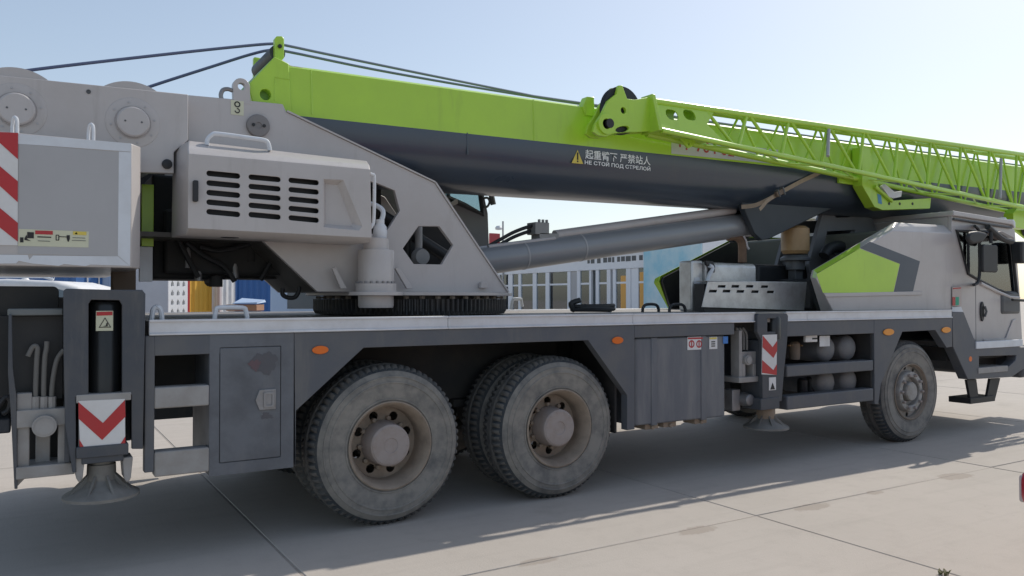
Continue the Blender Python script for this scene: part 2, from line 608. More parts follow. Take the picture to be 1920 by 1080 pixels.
# toolbox
x0, x1, z0, z1 = rc(393, 645, 545, 884, YS)
bx = rc(397, 893, 553, 876, YS)
m = MB()
m.box(x0, -.655, YS + .012, .50, bx[2] + .005, 1.278)
tb = part('toolbox', m, TOOL, CR, .004)
X0, X1, Z0, Z1 = rc(413, 653, 525, 856, YS)
m = MB()
m.prism([(x0, bx[2]), (-.655, bx[2]), (-.655, 1.282), (x0, 1.282)], YS - .001, YS + .011, 'y',
        holes=[rrect(X0 - .004, X1 + .004, Z0 - .004, Z1 + .004, .006, 2)])
part('toolbox_frame', m, TOOL, CR, .002)
m = MB()
m.prism(rrect(X0, X1, Z0, Z1, .006, 2), YS - .003, YS + .011)
dr = part('toolbox_door', m, TOOL, CR, .003)
x, _, z, _ = rc(500, 748, 501, 749, YS)
m = MB()
m.prism([(x - .068, z), (x - .045, z + .062), (x + .052, z + .062), (x + .052, z - .06), (x - .045, z - .06)], YS - .012, YS - .0025)
lat = part('door_latch', m, STEEL, dr, .003)
m = MB()
m.prism(rrect(x - .022, x + .04, z - .046, z + .046, .008, 3), YS - .02, YS - .0115,
        holes=[rrect(x - .010, x + .028, z - .033, z + .033, .006, 2)])
m.box(x - .010, x + .028, YS - .0135, YS - .0112, z - .033, z + .033)
part('latch_handle', m, STEEL, dr, .001)
# oily stain on the door: its own irregular sheet
def blot(name, cu, cv, ru, rv, Y, mt, parent, n=34, jag=.45):
    c = P(cu, cv, Y=Y)
    pts = []
    for k in range(n):
        a = 2 * math.pi * k / n
        f = 1 - jag * (.5 + .22 * math.sin(3 * a + cu) + .16 * math.sin(7 * a + 2 * cu) + .12 * math.sin(13 * a + cv))
        q = P(cu + ru * f * math.cos(a), cv + rv * f * math.sin(a), Y=Y)
        pts.append((q.x, q.z))
    m = MB()
    m.prism(pts, Y, Y + .001)
    return part(name, m, mt, parent)
STAIN = mat('oil stain', (.088, .092, .104), .6, dirt=(.115, .10, .108), amt=.6, scale=10)
REDSTAIN = mat('red smear', (.135, .080, .090), .6, dirt=(.095, .09, .10), amt=.8, scale=14)

def fender(pts, name, lip=.075, Yp=YS, mt=None):
    m = MB()
    m.prism(pts, Yp, Yp + lip)
    return part(name, m, mt or SKIRT, CR, .004)
FA = xz([(547, 627), (553, 876), (555, 770), (682, 652), (1103, 638), (1176, 741), (1176, 807), (1190, 805), (1192, 627)], YS)
FA[0] = (-.653, 1.282); FA[1] = (-.653, FA[1][1]); FA[2] = (-.640, FA[2][1]); FA[-1] = (FA[-2][0], 1.282)
FA[1] = (-.641, FA[1][1]); FA[0] = (-.653, 1.282)
fender(FA, 'wheel_fender')
m = MB()      # seam strip and mud flap behind
x0, x1, z0, z1 = rc(1172, 690, 1190, 800, YS)
m.box(x0 - .04, x0 - .02, .05, .62, z0 - .05, 1.2)
part('mud_flap', m, UNDER, CR)
m = MB()
m.box(-.64, -.62, .05, .62, .62, 1.2)
part('mud_flap', m, UNDER, CR)
# header above the tank
m = MB()
xa = FA[-1][0] + .002
m.box(xa, P(1377, 620, Y=YS).x, YS, YS + .09, P(1300, 630, Y=YS).z, 1.281)
part('tank_header', m, SKIRT, CR, .005)
# fuel tank
x0, x1, z0, z1 = rc(1191, 634, 1366, 783, YS)
m = MB()
pr = rrect(x0, x1, -.012, .60, .05, 5)
m.prism(pr, z0 + .01, z1 - .004, 'z')
tk = part('fuel_tank', m, TANKM, CR, .012)
for u in (1226, 1319):
    m = MB()
    x = P(u, 700, Y=-.012).x
    m.box(x - .03, x + .03, -.018, .60, z0 + .0, z1 - .002)
    part('tank_band', m, TANKM, tk, .004)
for u in (1222, 1256, 1314):
    m = MB()
    x = P(u, 795, Y=.02).x
    m.box(x - .07, x + .07, .02, .16, z0 - .035, z0 + .008)
    m.tube([(x, .0, z0 - .02), (x, .03, z0 - .02)], .018, 8)
    part('tank_bracket', m, TAN, CR, .004)

# front fender
FB = xz([(1643, 612), (1787, 598), (1787, 650), (1775, 652), (1754, 619), (1692, 622), (1652, 720), (1647, 758), (1640, 758)], YS)
FB[0] = (FB[8][0] + .0, 1.282); FB[1] = (6.475, 1.282); FB[2] = (6.475, FB[2][1])
fender(FB, 'front_fender', .09)
m = MB()
q = P(1692, 622, Y=YS); q2 = P(1754, 619, Y=YS)
m.box(q.x, q2.x, .06, .62, q.z + .0, q.z + .02)
part('front_arch_liner', m, TAN, CR)
# header between front outrigger and fender
m = MB()
m.box(3.79, FB[0][0] - .002, YS, YS + .08, P(1560, 628, Y=YS).z, 1.282)
part('rack_header', m, SKIRT, CR, .005)
# air tank rack
xr0, xr1 = P(1474, 700, Y=YS).x, FB[8][0] - .03
for a, b in ((676, 698), (731, 757)):
    za, zb = P(1640, a, Y=YS).z, P(1640, b, Y=YS).z
    za, zb = (za + P(1475, a + 8, Y=YS).z) / 2, (zb + P(1475, b + 5, Y=YS).z) / 2
    m = MB()
    m.box(xr0, xr1, YS - .01, YS + .12, zb, za)
    part('rack_beam', m, SKIRT, CR, .01)
m = MB()
m.box(xr1 + .0, xr1 + .012, YS + .02, .60, .50, 1.2)
m.box(xr0 - .3, xr1, .62, .64, .40, 1.2)  # back panel enlarged to put dark where lit ground showed through
part('rack_panel_and_blind', m, UNDER, CR)
for cu, cv, r_ in ((1556, 655, .128), (1596, 653, .128), (1556, 718, .125), (1598, 715, .125)):
    p = P(cu, cv, Y=.07)
    m = MB()
    pf = [(0.0, 0)] + [(r_ * math.sin(R(a)), .06 * (1 - math.cos(R(a)))) for a in (20, 40, 60, 78, 90)] + [(r_, .5)]
    m.lathe(pf, (p.x, p.y, p.z), 'y', 24)
    part('air_tank', m, mat('air tank paint', (.15, .155, .165), .55, dirt=(.25, .23, .21), amt=.5, scale=6) if 'air tank paint' not in bpy.data.materials else bpy.data.materials['air tank paint'], CR)
for cu, cv in ((1490, 662), (1505, 730), (1520, 727)):
    p = P(cu, cv, Y=.22)
    m = MB()
    m.lathe([(0, -.06), (.045, -.06), (.05, -.02), (.05, .09), (.03, .11), (0, .11)], p, 'z', 16)
    part('air_valve', m, TAN if cv < 700 else BLACK, CR)
m = MB()
for k in range(5):
    p = P(1482 + k * 5.5, 648, Y=.2)
    m.tube([p, p + Vector((0, .03, 0))], .008, 8)
part('valve_fitting', m, BRASS, CR)
m = MB()
x0, x1, z0, z1 = rc(1511, 628, 1533, 641, .03)
m.box(x0, x1, .03, .06, z0, z1)
bxm = part('junction_box', m, WHITE, CR, .006)
m = MB()
m.box(x0 + .09, x1 - .01, .026, .0295, z0 + .025, z1 - .03)
part('junction_mark', m, INK, bxm)
m = MB()
x0, x1, z0, z1 = rc(1537, 630, 1556, 649, .03)
m.box(x0, x1, .03, .036, z0, z1)
part('data_plate', m, STRIP, CR)

# --- side marker reflectors
for u, v, a, b, mt, Y in ((600, 656, .052, .026, ORANGE, YS), (1157, 638, .055, .028, ORANGE, YS), (1665, 622.5, .088, .034, AMBER, YS),
                          (1773, 618.5, .085, .032, AMBER, YS), (1818, 673, .032, .030, ORANGE, -.0)):
    p = P(u, v, Y=Y)
    m = MB()
    pr = [(p.x + a * math.cos(2 * math.pi * k / 24), p.z + b * math.sin(2 * math.pi * k / 24)) for k in range(24)]
    m.prism(pr, Y - .012, Y - .0008)
    part('side_reflector', m, mt, CR, .004)

# --- wheels
def tyre_mesh():
    m = MB()
    prof = [(.268, .035), (.278, .012), (.299, .008), (.301, .001), (.309, .001), (.311, .006), (.360, -.001), (.408, -.005), (.411, -.010), (.419, -.010), (.422, -.005), (.448, -.002), (.451, -.007), (.457, -.006), (.460, .002), (.490, .018),
            (.506, .034), (.524, .050), (.530, .072), (.530, .105), (.517, .110), (.517, .122), (.531, .127), (.531, .163), (.517, .168), (.517, .180),
            (.530, .185), (.530, .218), (.524, .240), (.506, .256), (.480, .274), (.420, .294), (.360, .290), (.290, .284), (.268, .26)]
    lug = {16: .010, 17: .018, 18: .018, 19: .012, 26: .012, 27: .018, 28: .018, 29: .010}
    seg = 204
    def rf(i, k, r):
        return r - (lug.get(i, 0) if k % 3 == (0 if i < 23 else 1) else 0)
    m.lathe(prof, (0, 0, 0), 'y', seg, rf, close=True)
    n = len(prof)
    m.m = [((2 if ((j // n) % 3 == 0 or (j % n) in (15, 29)) and (j % n) not in range(19, 26) else 1) if 15 <= (j % n) <= 29 else 0) for j in range(len(m.f))]
    return m.mesh('tyre', [RUBBER, TREADL, TREAD], 40)
TYRE = tyre_mesh()
def rear_rim_meshes():
    m = MB()
    m.lathe([(.268, .03), (.288, .004), (.292, -.002), (.284, -.006), (.272, .004), (.262, .03), (.246, .06), (.240, .11), (.238, .155)], (0, 0, 0), 'y', 56)
    m.f = [f for f in m.f if len(f) == 4]
    m.m = [0] * len(m.f)
    rim = m.mesh('rim', [RIM])
    m = MB()
    m.prism(circle(0, 0, .240, 56), .155, .168, 'y',
            holes=[circle(.188 * math.cos(R(22 + 45 * k)), .188 * math.sin(R(22 + 45 * k)), .031, 16) for k in range(8)] + [circle(0, 0, .11, 32)])
    disc = m.mesh('wheel_disc', [RIM])
    m = MB()
    m.lathe([(.150, .156), (.150, .13), (.142, .11), (.140, .03), (.136, .008), (.124, .0), (.05, -.002), (.046, .003), (0, .003)], (0, 0, 0), 'y', 48)
    hub = m.mesh('hub', [HUB])
    m = MB()
    m.lathe([(.016, 0), (.016, -.03), (.009, -.034), (0, -.034)], (0, .156, 0), 'y', 6)
    nut = m.mesh('wheel_nut', [RIM])
    m = MB()
    m.lathe([(.009, 0), (.009, -.006), (0, -.007)], (0, .004, 0), 'y', 6)
    bolt = m.mesh('hub_bolt', [HUB])
    return rim, disc, hub, nut, bolt
RIM_M, DISC_M, HUB_M, NUT_M, BOLT_M = rear_rim_meshes()

def sub(name, me, parent, loc=(0, 0, 0), rot=(0, 0, 0)):
    o = bpy.data.objects.new(name, me)
    o.parent = parent
    o.location, o.rotation_euler = loc, rot
    col.objects.link(o)
    return o

def wheel(x, y, turn, flip, rear=True, name='wheel'):
    """the wheel is a part of the crane: the tyre mesh, its rim pieces are sub-parts"""
    t = bpy.data.objects.new(name, TYRE)
    t.parent = CR
    t.location = Vector((x, y, .524)) - CR.location
    t.rotation_euler = (0, R(turn), R(180) if flip else 0)
    col.objects.link(t)
    if rear:
        sub('rim', RIM_M, t); sub('wheel_disc', DISC_M, t); sub('hub', HUB_M, t)
        for k in range(10):
            a = R(36 * k + 8)
            sub('wheel_nut', NUT_M, t, (.166 * math.cos(a), 0, .166 * math.sin(a)))
        for k in range(12):
            a = R(30 * k)
            sub('hub_bolt', BOLT_M, t, (.118 * math.cos(a), 0, .118 * math.sin(a)))
    else:
        sub('rim', FRIM_M, t); sub('wheel_disc', FDISC_M, t); sub('hub', FHUB_M, t)
        for k in range(10):
            a = R(36 * k + 12)
            sub('wheel_nut', FNUT_M, t, (.176 * math.cos(a), 0, .176 * math.sin(a)))
    return t
def front_rim_meshes():
    m = MB()
    m.lathe([(.268, .03), (.288, .004), (.292, -.002), (.284, -.006), (.276, .01), (.272, .05), (.270, .08)], (0, 0, 0), 'y', 56)
    m.f = [f for f in m.f if len(f) == 4]
    m.m = [0] * len(m.f)
    rim = m.mesh('rim', [RIM])
    m = MB()
    m.prism(circle(0, 0, .272, 56), .060, .072, 'y',
            holes=[circle(.245 * math.cos(R(36 * k)), .245 * math.sin(R(36 * k)), .0245, 14) for k in range(10)] + [circle(0, 0, .2, 40)])
    disc = m.mesh('wheel_disc', [mat('front wheel steel', (.33, .31, .285), .6, dirt=(.16, .14, .11), amt=.6, scale=7)])
    m = MB()
    m.lathe([(.212, .062), (.208, .012), (.200, .0), (.155, .0), (.148, .01), (.146, .055), (.105, .06), (.098, .0), (.088, -.012), (.03, -.016), (0, -.016)], (0, 0, 0), 'y', 48)
    hub = m.mesh('hub', [mat('front hub steel', (.34, .33, .315), .55, dirt=(.15, .12, .08), amt=.7, scale=9)])
    m = MB()
    m.lathe([(.017, 0), (.017, -.022), (.01, -.03), (0, -.03)], (0, .0, 0), 'y', 6)
    nut = m.mesh('wheel_nut', [HUB])
    return rim, disc, hub, nut
FRIM_M, FDISC_M, FHUB_M, FNUT_M = front_rim_meshes()
AX = (0.0, 1.35)
for i, x in enumerate(AX):
    wheel(x, .012, 17 * i + 3, False)
    wheel(x, .345, 40 + 9 * i, False)
    wheel(x, YF - .045, 5 + 31 * i, True)
    wheel(x, YF - .378, 22 * i, True)
    m = MB()
    m.tube([(x, .3, .524), (x, 2.15, .524)], .085, 14)
    m.lathe([(.0, -.2), (.16, -.15), (.2, 0), (.16, .15), (0, .2)], (x, YC, .524), 'y', 18)
    part('axle', m, UNDER, CR)
    for y in (.72, 1.72):
        m = MB()
        m.box(x - .55, x + .55, y - .05, y + .05, .64, .70)
        m.box(x - .38, x + .38, y - .05, y + .05, .699, .755)
        part('leaf_spring', m, UNDER, CR, .006)
FX = 5.80
wheel(FX, .02, 14, False, False)
wheel(FX, YF - .05, 30, True, False)
m = MB()
m.tube([(FX, .25, .5), (FX, 2.2, .5)], .07, 12)
for y in (.76, 1.68):
    m.box(FX - .7, FX + .7, y - .045, y + .045, .60, .68)
part('front_axle', m, UNDER, CR)
m = MB()
m.box(-.4, 1.8, .70, .79, .70, 1.2)  # inner box added to keep light out of the wheel housing
m.box(3.1, 3.7, .65, 1.8, .62, 1.1)
m.tube([(1.4, YC, .72), (5.2, YC, .82)], .06, 12)
m.box(4.2, 6.4, .92, 1.5, .62, 1.18)
part('drive_line', m, UNDER, CR, .01)

# --- far side skirts (the other flank of the chassis)
m = MB()
m.prism([(-1.46, .47), (-.64, .47), (-.64, .8), (-.2, 1.17), (1.58, 1.17), (1.86, .78), (1.86, .47), (3.1, .47), (3.1, 1.16), (5.1, 1.16), (5.5, 1.16), (6.2, 1.16), (6.47, .98), (6.47, 1.279), (-1.46, 1.279)], YF - .06, YF)
part('far_skirt', m, CHAS, CR)

# ------------------------------------------------------------------ outriggers
YO = -.06
def chevron_sheet(name, outer, reds, Y, parent, flat=WHITE):
    m = MB()
    m.prism(xz(outer, Y), Y, Y + .006)
    o = part(name, m, flat, parent)
    for poly in reds:
        m = MB()
        m.prism(xz(poly, Y), Y - .002, Y - .0005)
        part('red_chevron', m, RED, o)
    return o
# rear outrigger box, near side
m = MB()
outer = xz([(124, 541), (268, 545), (273, 551), (268, 842), (247, 842), (247, 741), (229, 741), (229, 572), (224, 563), (171, 562), (166, 570), (166, 743), (142, 745), (143, 886), (136, 886), (122, 796), (119, 640), (119, 546)], YO)
m.prism(outer, YO, YO + .03)
part('outrigger_face', m, CHAS, CR, .004)
xl, xr = P(121, 700, Y=YO).x, P(270, 700, Y=YO).x
m = MB()
m.box(xl + .005, xl + .03, YO + .031, .30, .62, 1.53)
m.box(xr - .03, xr - .005, YO + .031, .30, .66, 1.53)
m.box(xl + .031, xr - .031, .27, .30, .66, 1.53)
m.box(xl + .005, xr - .005, YO + .031, .26, 1.531, 1.538)
part('outrigger_column', m, CHAS, CR, .003)
pc = P(197, 650, Y=.06)
za, zb = P(197, 566, Y=0).z, P(197, 748, Y=0).z
m = MB()
m.lathe([(0, za), (.072, za), (.082, za - .02), (.082, zb - .25), (.06, zb - .26), (.06, zb - .3), (0, zb - .3)], (pc.x, .06, 0), 'z', 28)
part('jack_cylinder', m, JACK, CR)
m = MB()
x0, x1, z0, z1 = rc(143, 741, 246, 750, YO - .005)
m.box(x0, x1, YO - .004, YO + .12, z0, z1)
part('jack_collar', m, RAIL, CR, .004)
chevron_sheet('warning_board', [(147, 752), (234, 748), (235, 837), (150, 843)],
              [[(147, 754), (193, 793), (234, 750), (235.3, 781), (191.5, 825), (147.3, 785)], [(148, 823), (160, 842.5), (150, 843)], [(235, 818), (235, 837), (222, 838.2)]], YO - .006, CR)
m = MB()
m.box(P(147, 800, Y=YO).x, P(235, 800, Y=YO).x, YO + .002, YO + .11, P(190, 843, Y=YO).z, P(190, 752, Y=YO).z)
part('board_backing', m, DGREY, CR)
m = MB()
x0, x1, z0, z1 = rc(143, 839, 241, 852, YO - .01)
m.box(x0, x1, YO - .015, .18, z0, z1)
x0, x1, z0, z1 = rc(153, 852, 232, 864, YO)
m.box(x0, x1, YO, .16, z0, z1)
part('jack_foot_plate', m, CHAS, CR, .006)
for u in (147, 237):
    m = MB()
    x0, x1, z0, z1 = rc(u - 8, 868, u + 12, 902, YO + .02)
    m.prism([(x0, z1 + .03), (x1, z1 + .03), (x1 - .01, z0 + .02), (x1 - .02, z0), (x0 + .02, z0), (x0 + .01, z0 + .02)], YO + .01, YO + .16)
    part('guide_lug', m, RAIL, CR, .006)
def jack_pad(name, cx, cy, zb, r, rn, zt):
    m = MB()
    m.lathe([(0, 0), (r, 0), (r, .016), (r * .93, .026), (rn * 1.45, .065), (rn * 1.1, .095), (rn * 1.05, zt - zb - .05), (rn * .9, zt - zb - .05), (rn * .9, zt - zb), (0, zt - zb)], (cx, cy, zb), 'z', 40)
    for k in range(8):
        a = 2 * math.pi * k / 8 + .3
        c, s = math.cos(a), math.sin(a)
        t = Vector((-s, c, 0)) * .006
        p1, p2, p3 = Vector((cx + rn * c, cy + rn * s, zb + .02)), Vector((cx + r * .88 * c, cy + r * .88 * s, zb + .025)), Vector((cx + rn * c, cy + rn * s, zb + .13))
        m.add([p1 + t, p2 + t, p3 + t, p1 - t, p2 - t, p3 - t], [(0, 1, 2), (3, 5, 4), (0, 3, 4, 1), (1, 4, 5, 2)])
    return part(name, m, mat('pad steel', (.21, .205, .19), .6, dirt=(.12, .11, .10), amt=.5, scale=10) if 'pad steel' not in bpy.data.materials else bpy.data.materials['pad steel'], CR)
pz = P(190, 930, Y=.06).z
jack_pad('jack_pad', P(190, 930, Y=.06).x,   .06, pz, .192, .068, P(193, 852, Y=.05).z)

# bracket, hoses and boxes at the tail of the chassis
m = MB()
m.prism(rrect(*rc(-60, 536, 110, 612, .35), .03), .35, 1.9)
part('tail_box', m, BLACK, CR, .005)
m = MB()
x0, x1, z0, z1 = rc(14, 579, 118, 591, .02)
m.box(x0, x1, .02, .1, z0, z1)
part('tail_beam_lip', m, mat('grey green lip', (.16, .175, .175), .6), CR, .006)
m = MB()
x0, x1, z0, z1 = rc(17, 592, 118, 748, .10)
m.box(x0, x1, .10, .16, z0, z1)
m.box(x0 - .5, x0, .3, 1.9, z0, z1)
part('tail_panel', m, BLACK, CR, .004)
m = MB()
m.prism(xz([(16, 590), (22, 590), (24, 690), (31, 745), (33, 917), (27, 917), (20, 770), (15, 700)], .0), .0, .05)
part('bracket_side', m, CHAS, CR, .003)
m = MB()
m.pxbox(-70, 790, 20, 812, .4, .3)
part('tail_bumper', m, CHAS, CR, .01)
m = MB()
m.pxbox(31, 770, 136, 796, .0, .08)
x0, x1, z0, z1 = rc(31, 738, 60, 770, .02)
m.box(x0, x1, .02, .08, z0, z1)
part('hose_manifold', m, RAIL, CR, .005)
p = P(83.5, 799.5, Y=-.03)
m = MB()
m.lathe([(.058, .09), (.058, .004), (.055, .0), (.044, -.0), (.044, -.004), (.0, -.004)], (p.x, p.y, p.z), 'y', 32)
part('beam_pin', m, RAIL, CR)
m = MB()
m.pxbox(32, 796, 55, 878, .02, .05)
m.pxbox(67, 808, 94, 872, .10, .05)
m.pxbox(109, 790, 134, 884, .02, .05)
m.pxbox(30, 877, 140, 889, -.01, .25)
m.prism(xz([(33, 892), (52, 892), (28, 917)], .02), .02, .05)
part('bracket_frame', m, RAIL, CR, .005)
m = MB()
m.pxbox(34, 745, 136, 885, .2, .03)
part('bracket_back', m, UNDER, CR)
for pts in ([(66, 770), (67, 720), (69, 672), (70, 652), (62, 650), (52, 668)], [(82, 770), (82, 720), (84, 672), (87, 654), (88, 640)], [(97, 770), (97, 735), (101, 700), (108, 672), (120, 656)]):
    m = MB()
    m.tube(smooth([P(u, v, Y=.04) for u, v in pts], 5), .0125, 10)
    h = part('hydraulic_hose', m, HOSE, CR)
    m = MB()
    q = P(pts[0][0], 770, Y=.04)
    m.tube([q + Vector((0, 0, -.03)), q + Vector((0, 0, .075))], .021, 8)
    part('hose_ferrule', m, RAIL, h)
m = MB()
m.tube(smooth([P(u, v, Y=.1) for u, v in ((-8, 770), (2, 755), (12, 745), (20, 752), (16, 768), (4, 776))], 5), .014, 8)
part('cable_loop', m, HOSEB, CR)

# front outrigger
m = MB()
outer = xz([(1423, 588), (1475, 588), (1478, 592), (1476, 640), (1470, 700), (1466, 752), (1430, 758), (1429, 640), (1420, 622), (1420, 592)], YO)
hole = xz([(1439, 597), (1460, 597), (1460, 622), (1439, 622)], YO)
m.prism(outer, YO, YO + .04, holes=[hole])
part('outrigger_face', m, CHAS, CR, .004)
m = MB()
xl, xr = P(1432, 690, Y=YO).x, P(1466, 690, Y=YO).x
m.box(xl, xr, YO + .041, .2, .56, 1.12)
m.box(xl, xr, .16, .2, 1.122, 1.30)
part('outrigger_column', m, CHAS, CR, .004)
p = P(1449, 610, Y=.0)
m = MB()
m.lathe([(0, .08), (.05, .08), (.06, .06), (.06, -.12), (0, -.12)], (p.x, -.012, p.z), 'z', 20)
part('jack_cylinder', m, JACK, CR)
chevron_sheet('warning_board', [(1430, 628), (1457, 627), (1456, 703), (1428.5, 702)],
              [[(1430, 629), (1448.5, 651), (1457, 639), (1456.7, 658), (1450, 671), (1429.5, 651)], [(1429, 675), (1450, 694), (1456.3, 683), (1456, 703), (1428.5, 699)]], YO - .007, CR)
m = MB()
x0, x1, z0, z1 = rc(1442, 708, 1455, 731, YO - .004)
m.box(x0, x1, YO - .004, YO - .001, z0, z1)
lb = part('warning_label', m, WHITE, CR)
m = MB()
cx, cz = (x0 + x1) / 2, (z0 + z1) / 2 - .02
m.prism([(cx - .03, cz - .03), (cx + .03, cz - .03), (cx, cz + .03)], YO - .006, YO - .0045)
part('label_mark', m, INK, lb)
m = MB()
m.pxbox(1427, 748, 1462, 766, YO - .012, .22)
part('jack_foot_plate', m, CHAS, CR, .006)
p = P(1436, 802, Y=.08)
jack_pad('jack_pad', p.x, .08, p.z, .20, .07, P(1433, 762, Y=.08).z)
m = MB()
m.lathe([(0, 0), (.082, 0), (.082, .2), (0, .2)], (p.x, .08, P(1433, 792, Y=.08).z), 'z', 24)
part('jack_rod', m, TAN, CR)
m = MB()
m.pxbox(1386, 620, 1392, 716, .02, .1)
m.pxbox(1386, 708, 1428, 715, .0, .2)
m.pxbox(1386, 660, 1420, 682, .03, .1)
m.pxbox(1392, 682, 1398, 710, .02, .1)
m.pxbox(1412, 682, 1418, 710, .02, .1)
part('front_bracket', m, RAIL, CR, .004)
m = MB()
m.pxbox(1374, 612, 1425, 760, .3, .04)
part('bracket_back', m, UNDER, CR)
p = P(1404, 675, Y=.0)
m = MB()
m.lathe([(.045, .05), (.045, 0), (.032, 0), (.032, -.01), (0, -.01)], p, 'y', 20)
part('beam_pin', m, RAIL, CR)
for k in range(3):
    m = MB()
    m.tube(smooth([P(u + k * 6, v, Y=.05) for u, v in ((1388, 656), (1388, 640), (1387, 625), (1380, 615))], 4), .012, 8)
    part('hydraulic_hose', m, HOSE, CR)
p = P(1376, 748, Y=.15)
m = MB()
m.box(p.x - .07, p.x + .03, .1, .2, p.z - .1, p.z + .09)
m.lathe([(0, -.09), (.05, -.08), (.06, 0), (.06, .12), (0, .12)], (p.x + .07, .1, p.z), 'y', 18)
part('drain_valve', m, STEEL, CR, .008)
# far side outriggers
for x in (-1.68, 3.62):
    m = MB()
    m.box(x - .17, x + .17, YF - .30, YF + .03, .6, 1.5 if x < 0 else 1.3)
    part('outrigger_column', m, CHAS, CR, .01)
    jack_pad('jack_pad', x, YF - .12, .36, .23, .07, .62)
m = MB()
m.box(-1.90, -1.48, .31, 2.17, .78, 1.2)
part('outrigger_beam_box', m, CHAS, CR, .01)
m = MB()
m.box(3.42, 3.80, .24, 2.17, .72, 1.18)
part('outrigger_beam_box', m, CHAS, CR, .01)

# decals on skirt, tank and jack
def label(u0, v0, u1, v1, Y, mt=CREAM, parent=None, name='safety_label'):
    x0, x1, z0, z1 = rc(u0, v0, u1, v1, Y)
    m = MB()
    m.box(x0, x1, Y, Y + .002, z0, z1)
    return part(name, m, mt, parent or CR)
def sheet(name, pts, Y, mt, parent):
    m = MB()
    m.prism(xz(pts, Y), Y, Y + .0012)
    return part(name, m, mt, parent)
yj = -.0245
l = label(180, 583, 212, 620, yj)
sheet('label_band', [(181, 585), (211, 584), (211, 591), (181, 592)], yj - .002, RED, l)
m = MB()
tri = xz([(197, 595), (208.5, 614), (185, 614.5)], yj - .002)
c = (sum(p[0] for p in tri) / 3, sum(p[1] for p in tri) / 3)
m.prism(tri, yj - .002, yj - .0008, holes=[[(c[0] + (p[0] - c[0]) * .80, c[1] + (p[1] - c[1]) * .80) for p in tri]])
part('label_triangle', m, INK, l)
sheet('label_mark', [(199, 607), (202, 604), (202, 612), (193, 612), (199, 610)], yj - .002, INK, l)
yt = -.0185
l = label(1289, 632, 1319, 655, -.016, WHITE)
sheet('label_band', [(1290, 633), (1318, 632.5), (1318, 635.5), (1290, 636)], yt, RED, l)
for cu in (1297, 1311):
    q = P(cu, 645, Y=yt)
    m = MB()
    m.prism(circle(q.x, q.z, .032, 18), yt, yt + .0012, holes=[circle(q.x, q.z, .022, 18)])
    d = Vector((.7, 0, .7)) * .025
    m.box(q.x - .005, q.x + .005, yt, yt + .0012, q.z - .022, q.z + .022)
    part('label_mark', m, RED, l)
l = label(1330, 632, 1345, 654, -.016, WHITE)
sheet('label_band', [(1331, 633), (1344, 632.5), (1344, 635.5), (1331, 636)], yt, YEL, l)
for v in (640, 644, 648):
    sheet('label_text', [(1334, v), (1341, v - .3), (1341, v + 1.7), (1334, v + 2)], yt, INK, l)
label(1356, 631, 1365, 644, -.016, mat('blue label', (.05, .20, .55), .5))
blot('oil_stain', 497, 680, 30, 26, YS - .0045, STAIN, dr)
blot('red_smear', 478, 684, 15, 14, YS - .006, REDSTAIN, dr, jag=.6)
blot('oil_stain', 500, 780, 16, 9, YS - .0045, STAIN, dr, jag=.7)

# ------------------------------------------------------------------ turntable
YU = 1.05           # centre line of the slewing upper works
TX, TY = .615, 1.06
m = MB()
def rfg(i, k, r):
    return r - (.026 if (i in (2, 3) and k % 4 in (0, 1)) else 0)
m.lathe([(.60, 1.372), (.755, 1.372), (.772, 1.40), (.772, 1.485), (.745, 1.486), (.60, 1.486)], (TX, TY, 0), 'z', 480, rfg, close=True)
part('ring_gear', m, GEAR, CR, sharp=20)
m = MB()
m.lathe([(.58, 1.4865), (.695, 1.4865), (.695, 1.5115), (.58, 1.5115)], (TX, TY, 0), 'z', 64, close=True)
part('slew_bearing', m, GEAR, CR)
bm_ = MB()
bm_.lathe([(.0, .0), (.022, .0), (.022, .02), (0, .02)], (0, 0, 0), 'z', 6)
bolt_me = bm_.mesh('ring_bolt', [mat('bolt steel', (.20, .17, .14), .6)])
for k in range(40):
    a = 2 * math.pi * k / 40
    if math.sin(a) < .4:
        sub('ring_bolt', bolt_me, CR, Vector((TX + .730 * math.cos(a), TY + .730 * math.sin(a), 1.488)) - CR.location)
MX, MY = .048, .40
m = MB()
base = []
for k in range(48):
    a = 2 * math.pi * k / 48
    base.append((TX + .83 * math.cos(a), TY + .79 * math.sin(a)))
m.prism(base, 1.512, 1.536, 'z')
m.prism(circle(MX, MY, .19, 28), 1.511, 1.537, 'z')
part('turntable_plate', m, GREY, CR, .003)
def zc(v, x=MX, y=MY):
    dd = (x - CAM.x) * math.sin(YAW) + (y - CAM.y) * math.cos(YAW)
    return CAM.z + (560 - v) * dd / FPX
m = MB()
m.lathe([(0, zc(577)), (.118, zc(577)), (.124, zc(573)), (.124, 1.51), (0, 1.51)], (MX, MY, 0), 'z', 36)
part('slew_pinion_case', m, GREY, CR)
m = MB()
m.lathe([(0, 1.537), (.142, 1.537), (.142, zc(532)), (.126, zc(531)), (.126, zc(472)), (.120, zc(469)), (.09, zc(468)), (.086, zc(448)), (.070, zc(446)), (.0, zc(446))], (MX, MY, 0), 'z', 40)
sm_ = part('slew_drive', m, GREY, CR)
m = MB()
for k in range(20):
    a = 2 * math.pi * k / 20
    m.lathe([(0, 0), (.010, 0), (.010, .016), (0, .016)], (MX + .133 * math.cos(a), MY + .133 * math.sin(a), zc(532)), 'z', 6)
part('flange_bolts', m, STEEL, sm_)['kind'] = 'stuff'
m = MB()
m.lathe([(.045, 0), (.05, .04), (.045, .08), (.03, .10), (.03, .13), (0, .135)], (MX + .03, MY, zc(446)), 'z', 18)
m.tube(smooth([(MX + .03, MY, zc(420)), (MX + .06, MY + .02, zc(395)), (MX + .02, MY + .1, zc(380)), (MX - .05, MY + .2, zc(375))], 5), .018, 8)
part('slew_motor', m, TAPE, CR)

